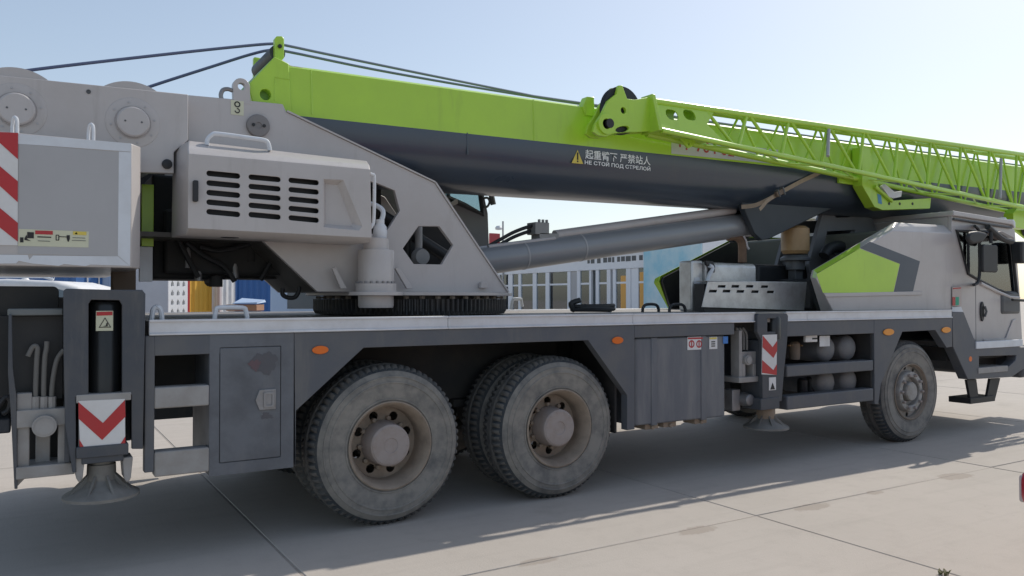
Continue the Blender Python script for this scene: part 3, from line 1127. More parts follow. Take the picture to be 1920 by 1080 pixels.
YP = .54
near_plate = xz([(353, 178), (440, 186), (530, 195), (537, 210), (815, 343), (838, 378), (952, 540), (595, 543), (491, 450), (420, 400), (353, 400)], YP)
hx1 = xz([(785, 424), (824, 424.5), (850, 459.5), (828.5, 496), (776, 495), (755.5, 466)], YP)
hx2 = xz([(668, 334), (706, 343), (740, 357), (750, 395), (725, 433), (690, 440), (660, 400)], YP)
zpl = 1.537
near_plate = [(x, zpl if k in (6, 7) else max(z, zpl)) for k, (x, z) in enumerate(near_plate)]
for y in (YP, 2 * YU - YP - .05):
    m = MB()
    m.prism(near_plate, y, y + .04, holes=[hx1, hx2])
    part('turntable_side_plate', m, GREY, CR, .004)
# raised edge flange following the upper edge of the near plate
m = MB()
fl = near_plate[3:7]
for a, b in zip(fl[:-1], fl[1:]):
    dx, dz = b[0] - a[0], b[1] - a[1]
    L = math.hypot(dx, dz)
    nx, nz = -dz / L * .012, dx / L * .012
    m.prism([(a[0], a[1] + .001), (b[0], b[1] + .001), (b[0] + nx, b[1] + nz), (a[0] + nx, a[1] + nz)], YP - .012, YP + .07)
part('plate_flange', m, GREY, CR)
# floor and sloping belly between the plates
a, b = P(491, 450, Y=YP), P(595, 543, Y=YP)
m = MB()
yo = 2 * YU - YP
m.add([(a.x, YP + .05, a.z), (b.x, YP + .05, 1.537), (b.x, yo - .05, 1.537), (a.x, yo - .05, a.z),
       (a.x + .02, YP + .05, a.z + .03), (b.x + .02, YP + .05, 1.567), (b.x + .02, yo - .05, 1.567), (a.x + .02, yo - .05, a.z + .03)],
      [(0, 1, 2, 3), (7, 6, 5, 4), (0, 4, 5, 1), (1, 5, 6, 2), (2, 6, 7, 3), (3, 7, 4, 0)])
m.box(a.x - .9, a.x + .02, YP + .05, yo - .05, a.z - .0, a.z + .03)
part('belly_plate', m, mat('shadowed grey paint', (.10, .095, .085), .6, dirt=(.05, .045, .04), amt=.6, scale=4), CR)  # grey darkened to brown: shadow painted into the belly plate
m = MB()
m.box(.15, 1.2, 1.30, 1.34, 1.54, 2.12)  # dark panels added to hide the far plate and darken the openings
m.box(-.15, .45, 1.30, 1.34, 2.12, 2.62)
part('centre_dark_panel', m, UNDER, CR)
m = MB()
m.tube([(.35, 1.05, 2.15), (1.15, 1.05, 1.72)], .05, 14)
m.tube([(.55, 1.0, 1.56), (.55, 1.0, 2.3)], .035, 12)
part('centre_pipes', m, BLACK, CR)
m = MB()
m.tube([(.62, .93, 1.54), (.62, .93, 2.1)], .03, 12)
m.lathe([(.0, -.06), (.06, -.05), (.075, 0), (.06, .05), (0, .06)], (.62, .90, 1.82), 'y', 18)
part('swivel_valve', m, GREY2, CR)
# foot gussets
for u0, u1 in ((623, 648), (741, 772)):
    m = MB()
    m.prism(xz([(u0, 503), (u0 + 7, 501), (u1 + 3, 541), (u1 - 9, 541)], .46), .46, .49)
    part('foot_gusset', m, GREY, CR, .003)
m = MB()
m.prism(xz([(903, 529), (913, 529), (916, 540), (901, 540)], .50), .50, .535)
part('foot_gusset', m, GREY, CR, .003)
# pivot boss, lifting eye, shackle, hook decal
p = P(485, 235, Y=YP - .03)
m = MB()
m.lathe([(.075, .04), (.075, .004), (.070, 0), (.05, -.002), (.022, -.002), (.02, .004), (0, .004)], p, 'y', 32)
pv = part('boom_pivot_pin', m, mat('pin steel', (.23, .215, .21), .5, .3), CR)
for dx in (-.035, .035):
    m = MB()
    m.lathe([(0, -.008), (.011, -.008), (.011, 0)], (p.x + dx, p.y - .001, p.z), 'y', 10)
    part('pin_hole', m, BLACK, pv)
for u, v in ((469, 240), (500, 243)):
    q = P(u, v, Y=YP - .02)
    m = MB()
    m.lathe([(.016, .02), (.016, -.002), (0, -.004)], q, 'y', 8)
    part('keeper_bolt', m, STEEL, pv)
p = P(453, 162, Y=YP)
le = [(p.x + .055 * math.cos(t), p.z + .055 * math.sin(t)) for t in [R(a) for a in range(-10, 191, 15)]]
q0, q1 = P(432, 187, Y=YP), P(472, 190, Y=YP)
m = MB()
m.prism([(q1.x, q1.z - .02), (q1.x - .01, q1.z)] + le + [(q0.x + .02, q0.z), (q0.x, q0.z - .02)], YP - .002, YP + .045, holes=[circle(p.x, p.z, .024, 18)])
part('lifting_eye', m, GREY, CR, .003)
m = MB()
m.tube(smooth([P(u, v, Y=YP + .02) for u, v in ((416, 187), (414, 178), (418, 169), (427, 167), (436, 170))], 5), .014, 8)
part('shackle', m, STEEL, CR)
l = label(433, 187, 457, 217, YP - .003)
c = P(445, 199, Y=YP - .005)
m = MB()
m.prism(circle(c.x, c.z + .012, .020, 18), YP - .0055, YP - .0042, holes=[circle(c.x, c.z + .012, .012, 18)])
m.tube([(c.x + .014 * math.cos(t), YP - .005, c.z - .030 + .014 * math.sin(t)) for t in [R(a) for a in range(100, -200, -25)]], .0035, 6)
part('hook_symbol', m, INK, l)

# hoist frame behind, two winches
YT = .40
tail = xz([(-80, 136), (353, 177), (353, 262), (326, 285), (326, 325), (-80, 318)], YT)
tail[0] = (-2.70, tail[0][1]); tail[-1] = (-2.70, tail[-1][1])
for y in (YT, 2 * YU - YT - .05):
    m = MB()
    m.prism(tail, y, y + .05)
    part('hoist_frame_plate', m, GREY, CR, .004)
m = MB()
xw = tail[1][0]
m.box(xw - .03, xw, YT + .05, YP + .05, tail[2][1], tail[1][1])
m.box(-2.68, -2.64, YT + .05, 2 * YU - YT - .05, tail[-1][1], tail[0][1])
part('hoist_cross_plate', m, GREY, CR)
def winch(u, v, vt):
    p = P(u, v, Y=YT)
    rt = P(u, vt, Y=.48).z - P(u, v, Y=.48).z
    m = MB()
    m.lathe([(.0, .0), (rt, 0), (rt, .025), (.2, .03), (.2, .60), (rt, .605), (rt, .63), (0, .63)], (p.x, .47, p.z), 'y', 64)
    part('winch_drum', m, GREY, CR)
    m = MB()
    for k in range(18):
        m.lathe([(.2, 0), (.222, .012), (.2, .024)], (p.x, .515 + k * .03, p.z), 'y', 40, close=True)
    part('rope_winding', m, ROPE, CR)
    m = MB()
    m.lathe([(.150, 0), (.149, -.003), (.142, -.005), (.100, -.005), (.098, -.002), (.093, -.002), (.090, -.034), (.082, -.040), (.0, -.040)], (p.x, YT, p.z), 'y', 40)
    h = part('winch_bearing', m, GREY, CR)
    for k in range(8):
        a = 2 * math.pi * k / 8 + .2
        m = MB()
        m.lathe([(.007, 0), (.007, -.004), (0, -.005)], (p.x + .122 * math.cos(a), YT - .0045, p.z + .122 * math.sin(a)), 'y', 6)
        part('bearing_bolt', m, GREY2, h)
    for dx in (-.045, .045):
        m = MB()
        m.lathe([(.006, 0), (.006, -.002), (0, -.002)], (p.x + dx, YT - .040, p.z), 'y', 8)
        part('bearing_plug', m, DGREY, h)
    return p, rt
w1 = winch(31, 206, 122)
w2 = winch(249, 230, 149)
p = P(166, 172, Y=YT - .001)
m = MB()
m.lathe([(.013, .001), (.013, -.004), (.008, -.004), (.008, .0), (0, .0)], p, 'y', 14)
part('plug_bolt', m, DGREY, CR)
p = P(312, 309, Y=YT + .02)
m = MB()
m.lathe([(.03, .05), (.03, -.035), (.018, -.04), (0, -.04)], p, 'y', 14)
part('plug_bolt', m, BLACK, CR)

# machinery under the hoist frame
m = MB()
m.pxbox(285, 326, 425, 524, 1.05, .7)
m.pxbox(425, 455, 600, 524, 1.15, .5)
m.box(-1.25, -.2, .96, 1.5, 1.66, 2.1)
part('valve_bank', m, UNDER, CR, .02)
for u, v, r_, L in ((405, 525, .045, .12), (352, 470, .03, .3), (372, 505, .025, .2), (440, 500, .03, .2), (470, 470, .035, .2)):
    q = P(u, v, Y=.98)
    m = MB()
    m.tube([q + Vector((0, .2, 0)), q, q - Vector((0, 0, L * .4))], r_, 12)
    part('hydraulic_fitting', m, UNDER if r_ > .03 else STEEL, CR)
for pts in ([(375, 462), (410, 470), (450, 462), (490, 450)], [(350, 455), (380, 478), (420, 500), (440, 528)], [(520, 470), (500, 505), (488, 525)], [(330, 440), (350, 480), (372, 520)]):
    m = MB()
    m.tube(smooth([P(u, v, Y=.9) for u, v in pts], 5), .018, 8)
    part('hydraulic_hose', m, HOSEB, CR)
for a_, b_ in ((520, 583), (592, 592)):
    pass
m = MB()
m.tube(smooth([P(u, v, Y=.75) for u, v in ((530, 540), (530, 552), (540, 558), (553, 557), (560, 546), (560, 538))], 5), .016, 10)
part('hanging_hose', m, HOSEB, CR)
m = MB()
m.pxbox(266, 345, 288, 462, .80, .04)  # green paint stands in for a green reflection on the plate
part('green_tinted_plate', m, GREEN, CR, .003)
m = MB()
m.pxbox(262, 462, 286, 528, .80, .05)
part('tinted_plate_foot', m, TAPE, CR, .003)
m = MB()
m.box(-1.30, -.25, 1.62, 1.66, 1.70, 2.62)  # dark plates added to block sky behind the machinery
m.box(-2.2, -1.30, 1.62, 1.66, 1.78, 2.62)
part('sky_blocking_plate', m, UNDER, CR)
m = MB()
m.pxbox(210, 500, 255, 548, .80, .1)
part('ballast_post', m, mat('rusty post', (.14, .105, .08), .8), CR, .01)

# counterweight
CZ0, CZ1 = 1.660, 2.352
m = MB()
m.prism([(-2.72, 0), (-1.556, 0), (-1.502, .085), (-1.495, .15), (-1.495, 2.36), (-1.55, 2.44), (-2.72, 2.44)], CZ0, CZ1, 'z')
cw = part('counterweight', m, GREY, CR, .006)
m = MB()
m.box(*[P(34, 400, Y=0).x, P(223, 400, Y=0).x], -.0025, -.0002, P(120, 478, Y=0).z, P(120, 277, Y=0).z)
part('counterweight_panel', m, GREY2, cw)
yk = -.003
for pts in ([(34, 251), (246, 269), (246, 284.5), (34, 269.5)], [(223, 284), (246, 285.5), (244, 499), (221, 479)],):
    sheet('reflective_border', pts, yk, TAPE, cw)
low = [(-80, 477), (52, 478), (55, 487), (62, 479), (221, 480.5), (243, 498.5), (170, 496), (160, 499), (120, 495), (110, 498.5), (60, 494), (35, 489), (30, 494), (12, 494), (-80, 496)]
sheet('reflective_border', low, yk, TAPE, cw)
sb = sheet('stripe_board', [(-80, 243), (34, 249), (33, 460), (-80, 458)], yk - .001, WHITE, cw)
def lin(u0, v0, u1, v1, u): return v0 + (v1 - v0) * (u - u0) / (u1 - u0)
for (t0, t1), (b0, b1) in (((249, 249), (269, 298.5)), ((311, 340), (349, 379)), ((390, 418), (427, 453))):
    if t0 == t1:
        pts = [(10.6 - 29, 247.2), (34, 249), (33.6, 298.5), (0, 269), (-29, 246)]
        pts = [(-24, 246.5), (34, 249), (33.6, 298.5)]
    else:
        pts = [(-80, t0 - (t1 - t0) * 80 / 33.5), (33.4, t1), (33.2, b1), (-80, b0 - (b1 - b0) * 80 / 33)]
        pts = [(u, max(v, 244)) for u, v in pts]
    sheet('red_stripe', pts, yk - .0035, RED, sb)
l = sheet('safety_label', [(35, 429), (166.5, 434), (166, 464), (34, 461)], yk - .001, CREAM, cw)
yl = yk - .003
for pts, mt in (([(66, 432), (99, 433), (99, 440), (66, 439)], RED), ([(137, 433.5), (162, 434.5), (162, 441), (137, 440)], YEL),
                ([(51, 435), (63.5, 435.5), (63.5, 447), (51, 446.5)], INK), ([(37.5, 445), (44, 445), (44, 454.5), (37.5, 454.5)], INK),
                ([(46, 446), (50, 440), (51, 448), (58, 452), (46, 450)], INK), ([(111, 443), (126, 443.6), (126, 445), (111, 444.4)], INK),
                ([(125, 441), (131, 441), (131, 447), (129, 453), (127, 453), (125, 447)], INK), ([(70, 443), (96, 444), (96, 446), (70, 445)], INK),
                ([(71, 451), (94, 452), (94, 453), (71, 452)], DGREY), ([(136, 445), (160, 446), (160, 447), (136, 446)], DGREY), ([(135, 450), (161, 451), (161, 452), (135, 451)], DGREY),
                ([(140, 439), (143, 435), (146, 439.3)], INK)):
    sheet('label_mark', pts, yl, mt, cw)
m = MB()
a, b = P(104.5, 440, Y=yl), P(111, 451, Y=yl)
m.prism(rrect(a.x, b.x, b.z, a.z, .002, 1), yl, yl + .001, holes=[rrect(a.x + .004, b.x - .004, b.z + .004, a.z - .004, .001, 1)])
part('label_mark', m, INK, cw)
for u, vt, vb in ((32, 221, 254), (175, 234, 268)):
    m = MB()
    p, q = P(u, vt, Y=.08), P(u, vb, Y=.08)
    m.tube(smooth([(q.x, .08, CZ1 - .02), (q.x, .08, p.z - .03), (q.x - .005, .085, p.z), (q.x - .016, .10, p.z - .0), (q.x - .022, .12, p.z - .04), (q.x - .022, .12, CZ1 - .02)], 4), .009, 8)
    part('lifting_loop', m, TAPE, CR)

# engine hood on the near side of the turntable
YH = .15
F = [P(353, 288, Y=YH), P(694, 317, Y=YH), P(697, 446, Y=YH), P(352, 428, Y=YH)]
T1 = [P(352, 278, Y=YH + .035), P(693, 310, Y=YH + .035)]
T2 = [P(354, 264, Y=YH + .13), P(688, 302, Y=YH + .13)]
L1 = [P(328, 287, Y=YH + .30), P(325, 444, Y=YH + .30)]
LT = P(333, 275, Y=YH + .30)
B1 = [P(348, 440, Y=YH + .06), P(694, 455, Y=YH + .06)]
vs = F + T1 + T2 + L1 + [LT] + B1
bk = .53
vs2 = [Vector((T2[0].x, bk, T2[0].z)), Vector((T2[1].x, bk, T2[1].z)), Vector((F[2].x, bk, B1[1].z)), Vector((L1[1].x, bk, L1[1].z)), Vector((LT.x, bk, LT.z)), Vector((L1[0].x, bk, L1[0].z))]
o_ = len(vs)
m = MB()
m.add(vs + vs2, [(0, 4, 5, 1), (4, 6, 7, 5), (6, o_, o_ + 1, 7), (0, 3, 9, 8), (0, 8, 10, 4), (4, 10, 6), (6, 10, o_ + 4, o_),
                 (3, 2, 12, 11), (3, 11, 9), (11, 12, o_ + 2, o_ + 3, 9), (8, 9, o_ + 3, o_ + 5), (10, 8, o_ + 5, o_ + 4),
                 (1, 5, 7, o_ + 1, o_ + 2, 12, 2), (o_, o_ + 4, o_ + 5, o_ + 3, o_ + 2, o_ + 1)])
part('engine_hood', m, GREY, CR, .006)
slots = []
def slot(ua, va, ub, vb, hh):
    a, b = P(ua, va, Y=YH), P(ub, vb, Y=YH)
    a, b = Vector((a.x, a.z)), Vector((b.x, b.z))
    d = (b - a).normalized()
    n = Vector((-d.y, d.x))
    a, b = a + d * hh, b - d * hh
    out = []
    for k in range(7):
        t = R(-90 + 30 * k)
        out.append(b + d * (hh * math.cos(t)) + n * (hh * math.sin(t)))
    for k in range(7):
        t = R(90 + 30 * k)
        out.append(a + d * (hh * math.cos(t)) + n * (hh * math.sin(t)))
    return [(p.x, p.y) for p in out]
for i in range(5):
    slots.append(slot(387, 324.5 + 18 * i, 450.5, 330.5 + 18 * i, .0165))
    slots.append(slot(466, 331.5 + 17.6 * i, 526.5, 337 + 17.6 * i, .0165))
    slots.append(slot(541, 337.5 + 17.6 * i, 598, 343 + 17.6 * i, .0165))
rec = xz([(607, 336), (643, 337.5), (679, 424), (672, 432), (607, 426)], YH)
m = MB()
m.prism([(p.x, p.z) for p in F], YH - .001, YH + .012, holes=slots + [rec])
vp = part('vent_panel', m, GREY, CR, .0025)
m = MB()
rin = xz([(611, 345), (633, 347), (660, 420), (657, 424), (611, 420)], YH + .05)
m.add([(x, YH + .004, z) for x, z in rec] + [(x, YH + .05, z) for x, z in rin],
      [(i, (i + 1) % 5, 5 + (i + 1) % 5, 5 + i) for i in range(5)] + [(5, 6, 7, 8, 9)])
part('vent_recess', m, GREY, vp)
m = MB()
m.box(F[0].x + .1, F[1].x - .33, YH + .07, YH + .09, F[3].z + .06, F[0].z - .08)  # black sheet stands in for the shade behind the slots
part('slot_backing', m, BLACK, CR)
m = MB()
a, b = P(364, 338, Y=YH - .02), P(367, 378, Y=YH - .02)
m.prism(rrect(a.x - .006, b.x + .014, b.z, a.z, .008, 3), YH - .028, YH - .002)
part('hood_handle', m, BLACK, CR, .003)
m = MB()
m.tube(smooth([P(u, v, Y=.26) for u, v in ((388, 272), (389, 262), (397, 253), (410, 251), (470, 259), (492, 262), (502, 267), (506, 282))], 4), .0135, 10)
part('hood_rail', m, TAPE, CR)
m = MB()
m.tube(smooth([P(u, v, Y=.2) for u, v in ((694, 326), (699, 328), (702, 336), (701, 410), (698, 422), (694, 428))], 4), .012, 8)
part('hood_rail', m, TAPE, CR)
p = P(431, 440, Y=YH + .14)
m = MB()
m.lathe([(.0, -.004), (.055, -.004), (.055, .01), (0, .01)], (p.x, p.y, L1[1].z - .0), 'z', 20)
part('drain_opening', m, BLACK, CR)

# operator's cab on the far side of the turntable
m = MB()
OC = xz([(760, 545), (905, 545), (917, 460), (915, 400), (905, 352)], 1.76)
OC = [(.40, 1.545), (1.50, 1.545), OC[2], OC[3], (OC[4][0], OC[4][1]), (OC[4][0] - .1, 3.0), (OC[4][0] - .3, 3.12), (.40, 3.12)]
win = xz([(800, 330), (838, 371), (870, 385), (904, 402), (900, 356)], 1.76)
win[0] = (win[0][0], 2.98); win.append((win[-1][0] - .1, 2.98))
win = [win[0], win[1], win[2], win[3], win[4], win[5]]
m.prism(OC, 1.76, 1.79, holes=[win])
m.prism(OC, 2.43, 2.46, holes=[win])
m.box(.40, .43, 1.79, 2.43, 1.545, 3.12)
m.box(.43, 1.5, 1.79, 2.43, 1.545, 1.6)
m.box(.43, OC[5][0], 1.79, 2.43, 3.09, 3.12)
oc = part('operator_cab', m, mat('cab grey paint', (.20, .20, .21), .45), CR, .005)
m = MB()
m.prism([(a, b) for a, b in win], 1.772, 1.776)
part('cab_window', m, GLASS, oc)
m = MB()
m.prism([(a, b) for a, b in win], 2.442, 2.446)
part('cab_window', m, GLASS, oc)
m = MB()
a, b = win[2], win[3]
m.tube([(win[1][0], 1.755, win[1][1]), (a[0], 1.755, a[1]), (b[0], 1.755, b[1]), (win[4][0], 1.755, win[4][1]), (win[5][0], 1.755, win[5][1])], .028, 6)
m.box(.95, 1.4, 1.9, 2.3, 1.6, 2.0)
m.box(.85, 1.0, 1.9, 2.3, 1.9, 2.6)
part('cab_window_seal', m, BLACK, oc)
m = MB()
m.tube(smooth([P(u, v, Y=1.74) for u, v in ((906, 372), (914, 371), (918, 378), (914, 387), (907, 388))], 4), .012, 8)
m.tube([P(919, 356, Y=1.74), P(925, 384, Y=1.74)], .028, 8)
part('cab_mirror', m, DGREY, oc)
m = MB()
m.prism(xz([(813, 342), (828, 352), (846, 380), (858, 372), (859, 382), (846, 387), (838, 382)], 1.70), 1.70, 1.755)
part('cab_mount', m, GREY, CR, .004)

# ------------------------------------------------------------------ boom
YB, HW = .62, .40
A, Bp = P(540, 120, Y=YB), P(1866, 304, Y=YB)
bd = Vector((Bp.x - A.x, 0, Bp.z - A.z)).normalized()      # along the boom
bn = Vector((-bd.z, 0, bd.x))                               # up
def BP(s, y, h):
    return Vector((A.x, 0, A.z)) + bd * s + bn * h + Vector((0, y, 0))
YCB = YB + HW
def section(hw, top, mid, low, bot):
    pts = [(-hw + .03, top), (-hw, top - .02), (-hw, mid), (-hw, low)]
    for a in (18, 36, 54, 72, 90, 108, 126, 144, 162):
        pts.append((-hw * math.cos(R(a)), low - (low - bot) * math.sin(R(a))))
    pts += [(hw, low), (hw, mid), (hw, top - .02), (hw - .03, top)]
    return pts
def boom_section(name, s0, s1, hw, top, mid, low, bot, upper, lower):
    pr = section(hw, top, mid, low, bot)
    n = len(pr)
    m = MB()
    vs = [BP(s, YCB + y, h) for s in (s0, s1) for y, h in pr]
    fs, mi = [], []
    for i in range(n):
        j = (i + 1) % n
        fs.append((i, j, j + n, i + n))
        mi.append(0 if (i < 2 or i >= n - 3) else 1)
    fs += [tuple(range(n)), tuple(range(2 * n - 1, n - 1, -1))]
    mi += [0, 0]
    m.add(vs, fs)
    m.m = mi
    return part(name, m, [upper, lower], CR, sharp=24)
midh = -.352
LEN = 10.2
boom = boom_section('boom', -.02, LEN, HW, 0, midh, midh - .09, -.775, GREEN, SLATE)
boom_section('boom_extension', LEN, LEN + .35, HW - .05, -.06, -.36, -.42, -.70, GREEN, GREEN)
boom_section('boom_extension', LEN + .35, LEN + .6, HW - .10, -.12, -.40, -.45, -.65, GREEN, GREEN)
m = MB()
for y in (YCB - .26, YCB + .22):
    vs = [(LEN + .4, .05), (LEN + 1.1, -.05), (LEN + 1.25, -.45), (LEN + 1.0, -.9), (LEN + .6, -.75)]
    q = [BP(s, 0, h) for s, h in vs]
    m.prism([(p.x, p.z) for p in q], y, y + .04)
part('boom_head', m, GREEN, CR, .004)
for h in (-.1, -.7):
    p = BP(LEN + 1.0, YCB, h)
    m = MB()
    m.lathe([(.05, -.2), (.2, -.2), (.2, -.17), (.16, -.15), (.2, -.13), (.2, .13), (.16, .15), (.2, .17), (.2, .2), (.05, .2)], p, 'y', 32)
    part('head_sheave', m, BLACK, CR)
# foot of the boom
m = MB()
ft = xz([(514, 107), (541, 120), (546, 214), (496, 222), (474, 196), (466, 168), (468, 156)], YB)
c = P(497, 178, Y=YB)
m.prism(ft, YB - .012, YB + .06, holes=[circle(c.x, c.z, .037, 20)])
part('boom_foot', m, GREEN, CR, .006)
m = MB()
m.prism(ft, YB + 2 * HW - .05, YB + 2 * HW + .012)
part('boom_foot', m, GREEN, CR, .006)
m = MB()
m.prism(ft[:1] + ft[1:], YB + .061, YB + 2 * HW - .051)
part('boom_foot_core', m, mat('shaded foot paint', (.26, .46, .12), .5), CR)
m = MB()
m.prism(xz([(516, 113), (515.5, 72), (519, 67.5), (529, 67.5), (533, 72), (533, 108), (528, 114)], .72), .72, .77)
gp = part('rope_guide_post', m, GREEN, CR, .005)
p = P(524.5, 87, Y=.715)
m = MB()
m.lathe([(.014, .006), (.014, -.012), (0, -.014)], p, 'y', 8)
part('guide_bolt', m, BLACK, gp)
px = P(524, 90, Y=.72)
m = MB()
m.prism([(a[0] + .0, a[1] - .0) for a in [(px.x - .035, px.z - .26), (px.x - .035, px.z + .085), (px.x + .03, px.z + .085), (px.x + .03, px.z - .26)]], 1.30, 1.35)
part('rope_guide_post', m, GREEN, CR, .01)
m = MB()
m.tube([(px.x, .771, px.z - .02), (px.x, 1.299, px.z - .02)], .055, 20)
part('rope_roller', m, mat('worn roller', (.06, .065, .075), .45, .3), CR)
# ropes
rz = px.z + .045
def rope(pts, Y0):
    q = [P(u, v, Y=Y0) for u, v in pts]
    return q
r1 = smooth([P(u, v, Y=Y) for u, v, Y in ((-20, 162, .83), (30, 139, .835), (68, 130, .84), (300, 103, .86), (440, 88, .88), (512, 82, .90), (540, 86, .91), (620, 103, .93), (800, 140, .95), (1000, 180, .95))], 5)
e1 = BP(LEN + .9, .95, .1)
r1 += [r1[-1].lerp(e1, .5) + Vector((0, 0, -.01)), e1]
m = MB()
m.tube(r1, .0105, 8)
part('hoist_rope', m, ROPE, CR)
r2 = smooth([P(u, v, Y=Y) for u, v, Y in ((225, 195, .97), (262, 171, .985), (288, 160, 1.0), (400, 124, 1.03), (470, 102, 1.05), (508, 94, 1.06), (540, 97, 1.06), (700, 130, 1.07), (880, 162, 1.07), (1040, 188, 1.07))], 5)
e2 = BP(LEN + .9, 1.07, .1)
r2 += [r2[-1].lerp(e2, .5) + Vector((0, 0, -.01)), e2]
m = MB()
m.tube(r2, .0105, 8)
part('hoist_rope', m, ROPE, CR)
# stop block on top edge
m = MB()
m.prism(xz([(1093, 200), (1101, 181), (1114, 182), (1115, 218), (1099, 216)], YB - .02), YB - .02, YB + .06)
part('stop_block', m, GREEN, CR, .004)
m = MB()
m.tube(smooth([P(u, v, Y=YB + .02) for u, v in ((528, 113), (535, 118), (545, 124), (558, 126), (568, 128), (575, 131))], 4), .005, 6)
part('loose_wire', m, CREAM, CR)

# weld seams
for u0_, v0_, u1_, v1_, mt_ in ((583, 131, 585, 214, GREEN), (876, 249, 877, 290, SLATE), (1000, 187, 1001, 262, GREEN)):
    m = MB()
    a, b = P(u0_, v0_, Y=YB), P(u1_, v1_, Y=YB)
    m.tube([(a.x, YB, a.z), (b.x, YB, b.z)], .006, 6)
    part('weld_seam', m, mt_, CR)
m = MB()
a, b, c = P(515, 145, Y=YB - .012), P(515, 189, Y=YB - .012), P(543, 149, Y=YB - .012)
m.tube([b, a, c], .004, 6)
part('weld_seam', m, GREEN, CR)
# lettering on the boom
ey = Vector((0, -.004, 0))
def on_boom(u, v): return P(u, v, Y=YB - .004)
tri = [on_boom(*q) for q in ((1083, 281), (1093.5, 307.5), (1072, 305.5))]
m = MB()
m.prism([(p.x, p.z) for p in tri], YB - .004, YB - .002)
wt = part('warning_triangle', m, YEL, CR)
m = MB()
c = on_boom(1083, 297)
m.box(c.x - .007, c.x + .007, YB - .006, YB - .0045, c.z - .012, c.z + .05)
m.box(c.x - .007, c.x + .007, YB - .006, YB - .0045, c.z - .032, c.z - .019)
part('exclamation_mark', m, INK, wt)
a, b = on_boom(1097.5, 297.5), on_boom(1219.5, 310.5)
hgt = on_boom(1097.5, 280).z - a.z
text_part('lettering', '起重臂下 严禁站人', a, (b - a).normalized(), bn, (b - a).length, hgt, LETTER, CR, .010)
a, b = on_boom(1096.5, 309), on_boom(1219.5, 322)
hgt = on_boom(1097, 299.5).z - a.z
text_part('lettering', 'НЕ СТОЙ ПОД СТРЕЛОЙ', a, (b - a).normalized(), bn, (b - a).length, hgt * 1.12, LETTER, CR, .018)
sheet('phone_banner', [(1259, 258), (1459, 281), (1458, 308), (1259, 288)], YB - .003, BANNER, CR)
a, b = on_boom(1268, 279), on_boom(1376, 294)
text_part('banner_lettering', '+7 704 02', a + ey * .5, (b - a).normalized(), bn, (b - a).length, .11, RED, CR, .01)

# luffing cylinder with its pipe, valve block and boom bracket
YL = 1.02
c0, c1 = P(926, 486, Y=YL), P(1404, 421, Y=YL)
cdv = (c1 - c0).normalized()
m = MB()
m.tube([c0 - cdv * .35, c0, c1], .125, 40)
lc = part('luffing_cylinder', m, mat('cylinder grey paint', (.26, .27, .285), .3, coat=.4, amt=.25), CR)
for u in (979, 1086):
    q = c0 + cdv * ((P(u, 470, Y=YL).x - c0.x) / cdv.x)
    m = MB()
    m.tube([q - cdv * .008, q + cdv * .008], .128, 40)
    part('cylinder_seam', m, GREY2, lc)
m = MB()
m.tube([c1, c1 + cdv * .03], .135, 32)
m.tube([c1 + cdv * .03, c1 + cdv * .35], .085, 24)
part('cylinder_rod', m, STEEL, lc)
up2 = Vector((-cdv.z, 0, cdv.x))
m = MB()
q0, q1 = P(1040, 441, Y=YL), P(1375, 394, Y=YL)
m.tube([q0, q1], .046, 14)
m.tube([P(915, 463, Y=YL - .05), P(1040, 447, Y=YL - .05)], .02, 10)
part('cylinder_pipe', m, GREY, lc)
m = MB()
m.pxbox(1004, 416, 1030, 440, YL - .06, .14)
m.pxbox(1012, 436, 1048, 452, YL - .06, .14)
for u in (1011, 1018, 1025):
    q = P(u, 415, Y=YL - .03)
    q.z = P(1004, 416, Y=YL - .06).z - .002
    m.tube([q, q + Vector((0, 0, .03))], .014, 8)
part('lock_valve', m, mat('valve grey', (.28, .28, .27), .5), lc, .004)
for dv in (0, 9):
    m = MB()
    m.tube(smooth([P(u, v + dv, Y=YL + .02 * dv / 9) for u, v in ((1004, 422), (985, 427), (962, 436), (940, 448), (915, 462))], 5), .016, 8)
    part('hydraulic_hose', m, HOSEB, lc)
m = MB()
lb_ = xz([(1384, 372), (1398, 405), (1412, 438), (1426, 451), (1440, 448), (1545, 397), (1640, 358), (1560, 330)], .82)
m.prism(lb_, .80, .87)
m.prism(lb_, 1.17, 1.24)
part('luffing_bracket', m, mat('darkened bracket slate', (.028, .037, .048), .45, amt=.3), CR, .008)  # slate painted darker to offset sky reflection on the bracket
# exhaust pipe stub hanging by the cylinder is built with the engine

# ratchet strap: its own thing
rs = [P(u, v, Y=Y) for u, v, Y in ((1547, 318, .608), (1530, 327, .608), (1500, 341, .612), (1465, 360, .625), (1440, 374, .65), (1415, 385, .70), (1390, 388, .77))]
m = MB()
def ribbon(m, pts, wd, th=.004):
    n = len(pts)
    vs, fs = [], []
    for i, p in enumerate(pts):
        t = (pts[min(i + 1, n - 1)] - pts[max(i - 1, 0)]).normalized()
        s = t.cross(Vector((0, -1, 0))).normalized() * wd / 2
        for a in (s, -s):
            for d in (0, -th):
                vs.append(p + a + Vector((0, d, 0)))
    for i in range(n - 1):
        o = i * 4
        for a, b in ((0, 1), (1, 3), (3, 2), (2, 0)):
            fs.append((o + a, o + b, o + b + 4, o + a + 4))
    fs += [(0, 1, 3, 2), tuple((n - 1) * 4 + k for k in (0, 2, 3, 1))]
    m.add(vs, fs)
st = root('ratchet_strap', rs[3], 'tan webbing ratchet strap pulled tight across the dark lower side of the boom', 'strap')
ribbon(m, smooth(rs, 4), .042)
part('webbing', m, STRAP, st)
q = P(1462, 361, Y=.60)
d = (P(1476, 353, Y=.60) - P(1448, 368, Y=.60)).normalized()
m = MB()
n_ = Vector((-d.z, 0, d.x))
